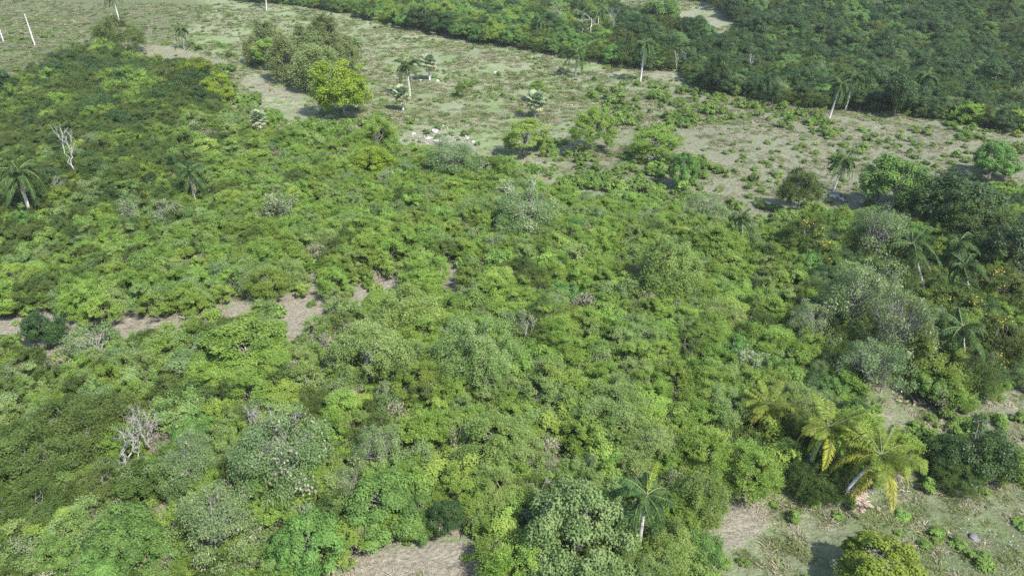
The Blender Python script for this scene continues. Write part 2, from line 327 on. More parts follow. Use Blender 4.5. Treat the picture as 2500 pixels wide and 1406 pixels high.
new_kind('olive_tree', 4, 6.5, 5.0, .7, 80, .85, 'plume', 'olive', 'bark', npl=12, nl=46, lL=.15, lW=.062, vis=14, twigs=2, low=-.3, arch=.8, upb=.4)
new_kind('grey_green_tree', 5, 7.0, 5.8, 1.0, 82, .80, 'puff', 'pale', 'greybark', n=150, lL=.17, lW=.07, flat=.75, bias=.5, vis=34, twigs=9, low=-.3, lob=.4, r0=.15,
         extra=dict(part=.3, mat='pod', n=11, lL=.24, lW=.13, droop=1.2))
new_kind('pale_green_tree', 3, 6.5, 5.2, .8, 66, .85, 'plume', 'palegreen', 'palebark', npl=13, nl=44, lL=.14, lW=.055, vis=16, twigs=4, low=-.25, arch=.9, upb=.35)
new_kind('layered_tree', 5, 5.0, 4.6, .7, 62, .75, 'puff', 'layer', 'bark', n=230, lL=.18, lW=.11, flat=.4, bias=.35, up=1.6, vis=10, ts=.22, low=-.4, lob=.3)
new_kind('sunlit_tree', 1, 6.0, 5.2, 1.0, 84, .62, 'puff', 'olivebright', 'bark', n=130, lL=.24, lW=.15, flat=.7, bias=.9, up=.7, vis=14, twigs=3, low=-.2, ts=.2, lob=.35)
new_kind('layered_shrub', 4, 2.4, 2.3, .3, 20, .5, 'puff', 'layer', 'bark', n=150, lL=.16, lW=.10, flat=.45, bias=.35, up=1.6, vis=6, ts=.22, low=-.2, r0=.05)
new_kind('yellow_tree', 3, 8.5, 6.5, .5, 110, 1.0, 'puff', 'yellow', 'bark', n=260, lL=.23, lW=.14, flat=.5, bias=.6, up=1.0, vis=16, twigs=3, ts=.22, low=-.55, lob=.15)
new_kind('broadleaf_tree', 5, 6.0, 5.2, .7, 84, .68, 'puff', 'broad', 'palebark', n=230, lL=.19, lW=.125, flat=.75, bias=.9, up=.6, vis=14, twigs=3, low=-.45, ts=.18)
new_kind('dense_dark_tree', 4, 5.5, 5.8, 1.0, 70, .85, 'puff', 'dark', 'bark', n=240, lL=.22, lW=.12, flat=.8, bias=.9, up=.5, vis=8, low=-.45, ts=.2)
new_kind('twiggy_tree', 3, 7.0, 5.5, 1.0, 150, .68, 'puff', 'twiggy', 'palebark', n=210, lL=.17, lW=.11, flat=.8, bias=.8, vis=26, twigs=4, low=-.4, ts=.2, r0=.12, lob=.15)
new_kind('weeping_tree', 3, 6.5, 6.2, 1.0, 70, .95, 'plume', 'weep', 'bark', npl=12, nl=46, lL=.20, lW=.06, vis=8, low=-.35, arch=1.7, upb=.8, ts=.14)
new_kind('bamboo_clump', 3, 6.0, 8.0, .3, 84, 1.25, 'plume', 'bamboo', 'bark', stems=5, npl=12, nl=30, lL=.36, lW=.09, vis=14, low=-.5, arch=1.9, upb=1.1, ts=.12)
new_kind('flowering_tree', 3, 6.0, 5.2, 1.3, 60, .8, 'plume', 'olive', 'bark', npl=12, nl=40, lL=.16, lW=.065, vis=10, low=-.3,
         extra=dict(part=.35, mat='flower', n=18, lL=.17, lW=.13, flat=.7, bias=1.2, R=.85))
new_kind('dry_shrub', 4, 2.8, 3.0, .6, 26, .5, 'puff', 'pod', 'palebark', stems=2, n=22, lL=.17, lW=.09, flat=.9, bias=.3, droop=1.0, vis=14, twigs=5, low=-.2, r0=.05,
         extra=dict(part=.95, mat='pale', n=75, lL=.16, lW=.07))
new_kind('round_bush', 4, 1.6, 1.3, .1, 16, .36, 'puff', 'bush', 'bark', stems=3, n=70, lL=.20, lW=.11, flat=.8, vis=5, twigs=0, low=-.5, r0=.03)
new_kind('low_bush', 4, 1.3, .8, .05, 11, .33, 'puff', 'bush', 'bark', stems=2, n=46, lL=.22, lW=.12, flat=.6, up=.9, vis=4, twigs=0, low=-.3, r0=.02, lob=.4)

def bare_mesh(seed, Ht, mat, spread=.9, r0=.16, depth=4):
    r = np.random.default_rng(seed); mb = MB()
    def grow(p, d, ln, rad, k):
        e = p+d*ln; P = limb(mb, r, p, e, rad, rad*.62, 5, .16, sides=6 if k < 2 else 4)
        if k >= depth: return
        for i in range(r.integers(2, 4)):
            nd = nrm(d+r.normal(size=3)*spread*.6+np.array([0, 0, .12])); grow(e, nd, ln*r.uniform(.55, .85), rad*.6, k+1)
        if k > 0 and r.random() < .7: grow(P[2], nrm(d+r.normal(size=3)*spread), ln*.6, rad*.45, k+1)
    grow(np.array([0, 0, -.3]), nrm(np.array([r.normal()*.12, r.normal()*.12, 1.])), Ht*.38, r0, 0)
    return mb.mesh('bare_wood', [M[mat]], True)

# ------------------------------------------------------------------ scene-object helpers
LAND = []         # (px, py, noun phrase) landmarks for the labels
AUTO = []         # (object, look phrase, px, py, max words guard)
def tag(o, label, cat, group=None):
    if label: o['label'] = label
    o['category'] = cat
    if group: o['group'] = group
def child(name, me, parent, loc=(0, 0, 0), rot=(0, 0, 0), sc=1):
    o = bpy.data.objects.new(name, me); C.objects.link(o); o.parent = parent; o.location = loc; o.rotation_euler = rot
    o.scale = (sc, sc, sc) if not hasattr(sc, '__len__') else sc; return o
def empty(name, loc, rot=(0, 0, 0), sc=(1, 1, 1)):
    o = bpy.data.objects.new(name, None); C.objects.link(o); o.location = loc; o.rotation_euler = rot; o.scale = sc; o.empty_display_size = .3; return o
LOOK = {'feathery_shrub': ('feathery green shrub', 'shrub', 'feathery shrubs in the thicket'),
 'feathery_tree': ('feathery bright green tree', 'tree', 'feathery trees in the thicket'),
 'olive_tree': ('olive green fine-leaved tree', 'tree', 'olive green trees'),
 'grey_green_tree': ('grey-green airy tree with pale limbs', 'tree', 'grey-green trees with pods'),
 'pale_green_tree': ('pale green soft-crowned tree', 'tree', 'pale green trees'),
 'layered_tree': ('bright green tree with layered boughs', 'tree', 'bright layered trees'),
 'layered_shrub': ('lime green layered shrub', 'shrub', 'lime green shrubs'),
 'yellow_tree': ('yellow-green spreading tree', 'tree', 'yellow-green trees'),
 'broadleaf_tree': ('mid green broad-leaved tree', 'tree', 'broad-leaved trees'),
 'dense_dark_tree': ('dense dark green tree', 'tree', 'dense dark trees'),
 'twiggy_tree': ('green tree laced with whitish twigs', 'tree', 'twiggy green trees'),
 'weeping_tree': ('yellowish green weeping tree', 'tree', 'weeping trees'),
 'bamboo_clump': ('olive bamboo clump with arching plumes', 'bamboo', 'bamboo clumps by the pasture'),
 'flowering_tree': ('tree dotted with yellow blossom', 'tree', 'yellow flowering trees'),
 'sunlit_tree': ('yellowish tree', 'tree', 'yellow-green trees'),
 'dull_shrub': ('dull olive green shrub', 'shrub', 'olive shrubs in the thicket'),
 'grey_shrub': ('grey-green airy shrub', 'shrub', 'grey-green shrubs'),
 'soft_shrub': ('pale green soft-leaved shrub', 'shrub', 'pale shrubs in the thicket'),
 'green_shrub': ('leafy mid green shrub', 'shrub', 'leafy shrubs in the thicket'),
 'dry_shrub': ('dry pinkish shrub hung with pods', 'shrub', 'dry podded shrubs'),
 'round_bush': ('round green bush', 'bush', 'bushes on the grazed slope'),
 'low_bush': ('low green bush', 'bush', 'bushes on the grazed slope')}
NAME = {'sunlit_tree': 'broadleaf_tree', 'grey_green_tree': 'airy_tree', 'pale_green_tree': 'soft_crowned_tree'}
def plant(kind, loc, W, Ht, label=None, land=None, rz=None, rs=None):
    V = KIND[kind]; cm, tm, em, w0, h0 = V[random.randrange(len(V))]; look, cat, grp = LOOK[kind]
    o = empty(NAME.get(kind, kind), loc, (random.gauss(0, .1), random.gauss(0, .1), random.uniform(0, 6.28) if rz is None else rz), (W/w0, W/w0*random.uniform(.93, 1.07), Ht/h0))
    child('crown' if cat in ('tree', 'bamboo') else 'foliage', cm, o); child('trunk' if cat == 'tree' else 'stems', tm, o)
    if em: child('blossom' if 'flower' in em.name else ('leaves' if kind == 'dry_shrub' else 'seed_pods'), em, o)['kind'] = 'stuff'
    tag(o, label, cat, grp); px, py, _ = proj(loc[0], loc[1], loc[2]+Ht*.6)
    if label is None: AUTO.append((o, look, px, py, cat))
    if land: LAND.append((px, py, land))
    return o
HAND = []        # hand-set crowns, for spacing (x, y, r)
def crown_at(kind, px, py, wpx, hpx, label=None, land=None):
    """a tree whose crown is centred at photo pixel px,py"""
    dz = 3.0
    for i in range(4):
        p = at(px, py, dz); _, _, d = proj(p[0], p[1], p[2]+dz); W = wpx*d/F; dep = math.atan2(H-p[2], p[1])
        vis = hpx*d/F; Ht = max(W*.45, (vis-W*.5*math.sin(dep))/math.cos(dep)*1.15+.25*W); Ht = min(Ht, W*1.5, 12); dz = Ht*.6
    HAND.append((p[0], p[1], W/2)); return plant(kind, p, W, Ht, label, land)

# ------------------------------------------------------------------ ground
def axis(a, b, step, far):
    inner = np.arange(a, b+.1, step); k = []; x = 4.; p = 0
    while p < far: p += x; k.append(p); x *= 1.35
    k = np.array(k); return np.concatenate([(a-k)[::-1], inner, b+k])
gx = axis(-230, 230, 1.0, 3000); gy = axis(20, 400, 1.0, 3000)
X, Y = np.meshgrid(gx, gy); Z = zt(X, Y)
Z = Z+np.where((Y < 400) & (np.abs(X) < 230), .22*(fbm(X/3.1, Y/2.2, 2)-.5), 0)
ny, nx = X.shape; me = bpy.data.meshes.new('ground')
me.vertices.add(nx*ny); me.vertices.foreach_set('co', np.stack([X, Y, Z], -1).astype(np.float32).ravel())
i, j = np.meshgrid(np.arange(ny-1), np.arange(nx-1), indexing='ij'); b = (i*nx+j).ravel(); Q = np.stack([b, b+1, b+nx+1, b+nx], 1)
me.loops.add(Q.size); me.loops.foreach_set('vertex_index', Q.ravel().astype(np.int32)); me.polygons.add(len(Q))
me.polygons.foreach_set('loop_start', (np.arange(len(Q))*4).astype(np.int32)); me.polygons.foreach_set('use_smooth', np.ones(len(Q), bool))
past = in_any(PASTURE, X, Y); soilm = in_any(SOIL, X, Y)
soilv = np.maximum(soilm*.5, 1.0*in_any(SOIL[:10]+SOIL[12:14], X, Y))
def blur(a, k):
    a = a.astype(float)
    for ax in (0, 1):
        for _ in range(2):
            p = np.pad(a, [(k+1, k) if q == ax else (0, 0) for q in (0, 1)], mode='edge').cumsum(ax)
            n_ = a.shape[ax]; sl1 = [slice(None)]*2; sl0 = [slice(None)]*2; sl1[ax] = slice(2*k+1, 2*k+1+n_); sl0[ax] = slice(0, n_); a = (p[tuple(sl1)]-p[tuple(sl0)])/(2*k+1)
    return a
for nm, arr in (('scrub', ~past & ~soilm), ('soil', blur(soilv, 1)), ('vignette', blur(in_any(VIGNETTE, X, Y), 9)), ('dry', blur(in_any(DRY, X, Y), 4))):
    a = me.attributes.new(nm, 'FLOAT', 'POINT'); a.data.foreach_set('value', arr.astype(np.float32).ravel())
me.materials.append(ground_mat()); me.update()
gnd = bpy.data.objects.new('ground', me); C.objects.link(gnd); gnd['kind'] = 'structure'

# ------------------------------------------------------------------ palms
def frond_mesh(name, L, rise, droop, mats, nl=34, ll=.55, lw=.07, hang=.8, seed=0, twist=0):
    r = np.random.default_rng(seed); mb = MB(); s = np.linspace(0, 1, 9)
    def P(s): return np.stack([L*(np.sin(s*1.35)/np.sin(1.35))*(1-.12*droop*s*s), twist*s*s*L, L*(rise*s-droop*s**2.1)], -1)
    mb.tube(P(s), np.linspace(.05, .012, 9), 4, 1)
    for k in range(2):
        ss = np.linspace(.10, 1, nl)+r.uniform(-.01, .01, nl); p = P(ss); T = nrm(P(ss+.01)-P(ss-.01)); side = np.array([0, 1., 0])*(1 if k else -1)
        a = nrm(side+T*.55+np.array([0, 0, -hang])*r.uniform(.5, 1.3, (nl, 1))+r.normal(size=(nl, 3))*.12)
        l = ll*np.sin(np.clip(ss*.95+.12, 0, 1)*math.pi)**.55*r.uniform(.85, 1.1, nl)
        n_ = np.cross(a, T)*(1 if k else -1)+r.normal(size=(nl, 3))*.15
        mb.leaves(p+a*l[:, None]*.5, n_, a, l, lw, .5+r.normal(size=nl)*.2, 0)
    return mb.mesh(name, mats)
FR = {'royal': [frond_mesh('royal_frond', 2.8, ri, dr, [M['royal'], M['rachis']], 60, .72, .12, 1.0, s, [.1, -.12, .14, -.1][s]) for s, (ri, dr) in enumerate([(1.1, 1.0), (.7, 1.35), (.3, 1.6), (-.2, 1.5)])],
      'coco': [frond_mesh('coconut_frond', 3.6, ri, dr, [M['coco'], M['rachis']], 92, .85, .08, .6, 20+s, [.12, -.15, .1, -.08][s]) for s, (ri, dr) in enumerate([(1.3, .8), (.9, .9), (.45, .95), (-.05, .95)])]}
FR_old = {'royal': frond_mesh('dead_palm_frond', 2.4, -.5, .95, [M['royal_dark'], M['rachis']], 34, .45, .08, 1.3, 40),
          'coco': frond_mesh('yellow_coconut_frond', 3.0, -.15, 1.05, [M['cocoyellow'], M['rachis']], 64, .7, .075, .9, 41)}
FR_mid_y = frond_mesh('yellowing_coconut_frond', 3.8, .2, 1.05, [M['cocoyellow'], M['rachis']], 70, .8, .075, .7, 42)
spear_me = frond_mesh('palm_spear_leaf', 1.7, 1.5, .1, [M['spear'], M['rachis']], 26, .35, .07, .1, 43)
def trunk_rev(name, Ht, r0, r1, bulge, mat, bend=0, seed=0):
    mb = MB(); s = np.linspace(0, 1, 14); r = r0+(r1-r0)*s+bulge*np.exp(-((s-.45)/.25)**2)+.5*r0*np.exp(-s*22)
    p = np.stack([bend*s**1.7, 0*s, -.3+(Ht+.3)*s], -1); mb.tube(p, r, 12, 0); return mb.mesh(name, [mat], True)
royal_trunk = trunk_rev('royal_trunk', 1, .17, .12, .035, M['palmbark'])
def palm_basis(px, py, cx, cy, hmin=2):
    """trunk base at px,py; crown heart at pixel cx,cy -> base, height, horizontal lean in x"""
    p = at(px, py); _, _, d = proj(*p); dep = math.atan2(H-p[2], p[1])
    r = ray(cx, cy); t = p[1]/r[1]; z = H+r[2]*t; x = r[0]*t
    return p, max(hmin, z-p[2]), x-p[0]
def royal(px, py, cx, cy, label, land=None, old=2, size=1.0, spear=False, nf=20, kind='royal'):
    p, h, dx = palm_basis(px, py, cx, cy); o = empty('royal_palm', p, (0, math.atan2(dx, h), random.uniform(-.2, .2)))
    L = math.hypot(h, dx); child('trunk', royal_trunk, o, (0, 0, 0), (0, 0, 0), (size*1.15, size*1.15, L))
    mb = MB(); mb.tube([[0, 0, 0], [0, 0, .5*size], [0, 0, 1.0*size]], [.13*size, .11*size, .06*size], 8); child('crownshaft', mb.mesh('crownshaft', [M['shaft']], True), o, (0, 0, L-.15))
    a0 = random.uniform(0, 6.28)
    for k in range(nf):
        tier = k/nf; V = FR['royal'][min(3, int(tier*4))]; a = a0+k*2.399
        child('frond', V, o, (0, 0, L+.75*size-.35*tier*size), (random.gauss(0, .25), random.gauss(0, .16), a+random.gauss(0, .25)), size*random.uniform(.8, 1.1))
    for k in range(old):
        c = child('dead_frond', FR_old['royal'], o, (0, 0, L+.1), (0, random.uniform(0, .3), a0+k*2.1+1), size*.9); c['label'] = 'faded hanging frond'
    if spear: child('spear_leaf', spear_me, o, (0, 0, L+.8*size), (0, 0, a0), size)
    tag(o, label, 'palm', 'royal palms'); q = proj(p[0]+dx, p[1], p[2]+h)
    if land: LAND.append((q[0], q[1], land))
    HAND.append((p[0], p[1], .6)); 
    if 'thicket' not in label and 'windblown' not in label and 'grove' not in label or 'faded' in label: HAND.append((p[0], p[1]-2.2, 1.7))
    return o
def fan_mesh(name, R, mats, seed):
    r = np.random.default_rng(seed); mb = MB(); mb.tube([[0, 0, 0], [.5*R, 0, .12*R], [.95*R, 0, .1*R]], [.03, .025, .02], 4, 1)
    n = 26; a = np.linspace(-2.3, 2.3, n); L = R*r.uniform(.85, 1.05, n)*(1-.12*np.abs(a)/2.3)
    d = np.stack([np.cos(a), np.sin(a), -.25-.2*r.random(n)], -1); c = np.array([.95*R, 0, .1*R])+d*L[:, None]*.5
    mb.leaves(c, np.array([0, 0, 1.])+d*.2+r.normal(size=(n, 3))*.2, d, L, .17*R, .5+r.normal(size=n)*.2, 0); return mb.mesh(name, mats)
FAN = [fan_mesh('fan_leaf', .75, [M['fan'], M['rachis']], 1), fan_mesh('fan_leaf', .7, [M['fan'], M['rachis']], 2)]
FAN_DRY = fan_mesh('dry_fan_leaf', .7, [M['fandry'], M['rachis']], 3)
def fan_palm(px, py, cx, cy, label, land=None, size=1.0):
    p, h, dx = palm_basis(px, py, cx, cy, 1.2); o = empty('fan_palm', p, (0, math.atan2(dx, h), 0)); L = math.hypot(h, dx)
    child('trunk', royal_trunk, o, (0, 0, 0), (0, 0, 0), (size*.8, size*.8, L))
    for k in range(42):
        t = k/42; a = k*2.399; el = 1.3-t*2.5; dry = t > .56
        c = child('fan_leaf' if not dry else 'dry_fan_leaf', FAN_DRY if dry else FAN[k % 2], o, (0, 0, L-.25*t), (random.uniform(-.3, .3), -el, a), size*random.uniform(.9, 1.15))
        if dry: c['label'] = 'yellowed lower fan leaf'
    tag(o, label, 'palm', 'silvery fan palms'); q = proj(p[0]+dx, p[1], p[2]+h)
    if land: LAND.append((q[0], q[1], land))
    HAND.append((p[0], p[1], .6)); return o
def coconut(px, py, cx, cy, label, land, size=1.0, seed=0):
    p, h, dx = palm_basis(px, py, cx, cy); o = empty('coconut_palm', p); random.seed(seed)
    child('trunk', trunk_rev('coconut_trunk', h, .17, .11, .0, M['palmbark'], bend=dx), o)
    top = Vector((dx, 0, h)); a0 = random.uniform(0, 6.28)
    for k in range(26):
        t = k/26; V = FR['coco'][min(3, int(t*4))]; nm = 'frond'
        if t > .82: V = FR_old['coco']; nm = 'yellow_frond'
        elif t > .55 and k % 2: V = FR_mid_y; nm = 'yellow_frond'
        c = child(nm, V, o, top+Vector((0, 0, .3-.3*t)), (random.gauss(0, .25), random.gauss(0, .14), a0+k*2.399+random.gauss(0, .25)), size*random.uniform(.72, 1.1))
        if nm == 'yellow_frond': c['label'] = 'yellowing lower frond'
    mb = MB()
    for k in range(14):
        a = random.uniform(0, 6.28); c = np.array([.3*math.cos(a), .3*math.sin(a), -random.uniform(.05, .45)]); s = np.linspace(-1, 1, 6)
        mb.tube(c+np.stack([0*s, 0*s, s*.15], -1), .13*np.sqrt(1-s**2*.97), 6)
    child('coconuts', mb.mesh('coconuts', [M['nut']], True), o, top)
    tag(o, label, 'palm', 'coconut palms by the clearing'); q = proj(p[0]+dx, p[1], p[2]+h); LAND.append((q[0], q[1], land)); HAND.append((p[0], p[1], .6)); return o
def stub(px, py, cx, cy, label, land=None):
    p, h, dx = palm_basis(px, py, cx, cy); mb = MB(); s = np.linspace(0, 1, 12)
    mb.tube(np.stack([dx*s, 0*s, -.3+(h+.3)*s], -1), .22-.10*s+.05*np.exp(-((s-.4)/.2)**2), 10, 0)
    for k in range(5): mb.tube([[dx, 0, h-.05], [dx+.1*math.cos(k*1.3), .1*math.sin(k*1.3), h+.25]], [.05, .01], 4, 0)
    o = bpy.data.objects.new('dead_palm_trunk', mb.mesh('dead_palm_trunk', [M['palmbark']], True)); C.objects.link(o); o.location = p
    tag(o, label, 'dead palm', 'dead palm trunks'); 
    if land: LAND.append((cx, cy, land))

royal(292,55,276,-4,'tall royal palm rising behind the lone rounded tree at upper left','the upper-left royal palm',old=3,size=1.25)
stub(85,110,60,36,'crownless white palm trunk standing on the open pasture','the crownless palm trunk')
stub(8,101,-3,66,'short crownless palm trunk at the left edge of the pasture')
royal(651,27,645,-62,'royal palm whose white trunk leaves the frame above the bamboo')
royal(862,168,864,112,'royal palm half hidden at the right side of the bamboo','the palm beside the bamboo',spear=True,old=3,size=.95)
royal(1001,236,994,168,'royal palm with one golden frond in the pasture','the golden-fronded pasture palm',spear=True,old=1,size=1.3)
fan_palm(1049,197,1047,152,'round-headed fan palm standing on pale stones in pasture','the round-headed fan palm',1.9)
fan_palm(984,273,982,228,'fan palm in front of the golden-fronded royal palm','the front fan palm of the pasture',1.75)
royal(1405,188,1408,132,'young royal palm on the pasture below the arched dead limb','the young pasture palm',spear=True,old=0,size=1.15)
royal(1563,202,1574,112,'tall slender royal palm at the wood edge of the pasture','the tall slender pasture palm',old=2,size=1.15)
fan_palm(1306,289,1308,246,'silver-topped fan palm with shaggy yellow skirt at pasture edge','the silver shaggy fan palm',1.9)
royal(1318,112,1320,52,'royal palm standing within the far tree belt','the palm in the tree belt',old=1)
royal(1425,95,1420,38,'left palm of the pair behind the bleached tree',old=1)
royal(1462,92,1460,36,'right palm of the pair behind the bleached tree',old=1)
royal(1040,75,1040,25,'small royal palm top rising from far hedge trees',old=1,size=.8)
royal(1503,20,1507,-45,'royal palm trunk at the far clearing, crown out of frame')
royal(2024,291,2052,212,'left of two leaning white palms beside the slope bushes','the leaning twin palms',old=1,size=.9)
royal(2063,270,2085,192,'right of two leaning white palms beside the slope bushes',old=1,size=.95)
royal(2034,469,2058,398,'royal palm with bright spear leaf on the right pasture','the right pasture palm',spear=True,old=2,size=.9)
fan_palm(632,345,630,290,'pale fan palm poking out of the thicket near bamboo','the pale thicket fan palm',1.5)
royal(478,503,463,425,'royal palm with faded fronds deep in the left thicket','the faded thicket palm',old=6,size=.95,spear=False)
royal(80,545,46,430,'large shaggy royal palm at the left edge of thicket','the shaggy left palm',old=4,size=1.15,nf=24,spear=False)
royal(450,122,443,76,'royal palm top behind the upper-left grove',old=1,size=.9)
royal(1812,625,1810,532,'bushy palm with lime spear at lower pasture edge','the lime-speared palm',spear=True,old=2,size=.7)
royal(2262,740,2235,612,'dark windblown palm over the right-hand thicket','the dark windblown palm',old=3,size=1.05)
royal(2372,770,2362,660,'dark palm just right of the windblown palm',old=2,size=.85)
royal(2345,680,2340,598,'shadowed palm behind the windblown palm',old=1,size=.8)
royal(2355,930,2345,805,'dark palm low in the orange-flowered grove','the dark grove palm',old=3,size=.95)
royal(2120,130,2118,92,'left dark palm crown among the far right trees',old=1,size=.9)
royal(2200,240,2192,182,'dark palm crown above the far dark tree','the far dark palm',old=1,size=1.0)
royal(2262,250,2262,190,'dark palm right of the far dark tree',old=1,size=1.0)
royal(1552,1375,1576,1222,'glossy feather palm in the foreground thicket','the glossy foreground palm',spear=True,old=1,size=.85,nf=18)
coconut(1845,1060,1873,992,'leftmost and smallest of three leaning yellowing coconut palms','the left coconut palm',.74,1)
coconut(1962,1168,2022,1048,'middle of three leaning yellowing coconut palms','the middle coconut palm',.84,2)
coconut(2046,1230,2150,1116,'rightmost coconut palm leaning over the dead frond pile','the right coconut palm',.96,3)
random.seed(11)

# ------------------------------------------------------------------ bare trees
def bare(px, py, hpx, label, land=None, mat='whitebark', seed=1, spread=.9, r0=.13, sz=1, rot=(0, 0, 0), depth=4):
    p = at(px, py); _, _, d = proj(*p); h = hpx*d/F*1.25; o = empty('bare_tree', p, rot)
    child('branches', bare_mesh(seed, h, mat, spread, r0*sz, depth), o); tag(o, label, 'dead tree', 'leafless trees')
    if land: LAND.append((px, py-hpx*.6, land))
    HAND.append((p[0], p[1], .8))
bare(192,455,120,'bleached bare tree with upright white trunk in left thicket','the bleached left tree',seed=31,r0=.14,spread=.38)
bare(135,505,60,'small grey leafless tree beside the shaggy left palm','the grey snag',mat='palebark',seed=6,r0=.08)
bare(1440,105,80,'wide bleached leafless tree standing in the far tree belt','the bleached belt tree',seed=7,r0=.2,spread=1.2)
bare(1385,85,70,'greyish leafless tree left of the bleached belt tree',mat='palebark',seed=8,r0=.1)
bare(1500,95,60,'thin leafless tree right of the bleached belt tree',mat='palebark',seed=9,r0=.08)
bare(1652,178,50,'thin white leafless sapling at the far wood edge','the white sapling',seed=10,r0=.1,spread=.3,depth=2)
bare(1672,172,45,'grey twiggy snag beside the thin white sapling',mat='palebark',seed=11,r0=.07)
bare(1828,192,55,'forked white leafless tree at the wood edge','the forked white tree',seed=12,r0=.1,spread=.5,depth=2)
bare(2112,32,50,'spiky leafless tree high on the far right hillside','the spiky hillside tree',mat='palebark',seed=13,r0=.12)
bare(2215,62,40,'dark leafless tree on the far right hillside',mat='palebark',seed=14,r0=.1)
bare(1275,560,130,'sprawling grey tree of tangled white limbs mid thicket','the tangled white tree',seed=15,r0=.17,spread=1.3,mat='whitebark')
bare(1180,430,55,'low curved white limbs above the middle thicket','the curved white limbs',seed=16,r0=.1,spread=1.4,depth=3)
bare(310,1160,130,'many-stemmed grey tree fanning out in lower left thicket','the many-stemmed grey tree',mat='palebark',seed=17,r0=.13,spread=.9)
bare(345,1170,120,'leaning grey snag beside the many-stemmed grey tree',mat='palebark',seed=23,r0=.1,spread=.7)
bare(262,1270,70,'thick crooked white limbs above the lower left canopy','the crooked white limbs',seed=18,r0=.12,spread=1.5,depth=2)
bare(25,1300,130,'curved pale snag at the lower left edge','the curved left snag',mat='palebark',seed=19,r0=.09,spread=.6,depth=3)
bare(495,1170,80,'pale leaning stem between two grey-green trees',mat='palebark',seed=20,r0=.12,spread=.4,depth=1)
bare(1090,860,60,'grey twiggy snag in a dark gap mid thicket','the gap snag',mat='palebark',seed=21,r0=.08,spread=1.2)
bare(1945,960,60,'grey snag behind the left coconut palm','the coconut-side snag',mat='palebark',seed=22,r0=.08,spread=1.1)
bare(485,560,50,'short grey snag below the faded thicket palm',mat='palebark',seed=24,r0=.05)
bare(1285,860,75,'slender white-stemmed snag right of the pale soft crowns','the slender white stem',seed=25,r0=.06,spread=.6,depth=3)
for i, (px, py, hp, lab) in enumerate([(215,1165,110,'pale snag leaning behind the domed olive trees'),(380,1120,120,'tall pale snag right of the many-stemmed grey tree'),(290,1085,80,'thin grey snag above the many-stemmed grey tree'),
  (660,1150,150,'pale limbs spreading through the biggest podded tree'),(720,1120,130,'whitish limbs on right side of the biggest podded tree'),(620,1080,90,'curled white limbs at upper left of biggest podded tree'),(545,1330,120,'pale limbs rising through the drab foreground tree'),
  (440,1300,90,'thin pale snag left of the drab foreground tree'),(150,1210,100,'grey snag at edge of the domed olive tree'),(200,1330,70,'white snag above the bright lower-left tree'),(60,1380,90,'pale twisted snag in the lower left corner'),
  (850,1010,60,'small grey snag left of the lower centre tree'),(1480,1330,110,'white limbs on the right of the white-twigged tree'),(1330,1250,90,'white limbs at upper left of the white-twigged tree'),(2150,960,80,'grey snag above the bare earth bank')]):
    bare(px, py, hp, lab, mat='palebark', seed=60+i, r0=.085, spread=.9+.1*(i % 4), depth=3+i % 2)
bare(2330,925,60,'arched dark snag in the orange-flowered grove',mat='bark',seed=26,r0=.1,spread=1.2)

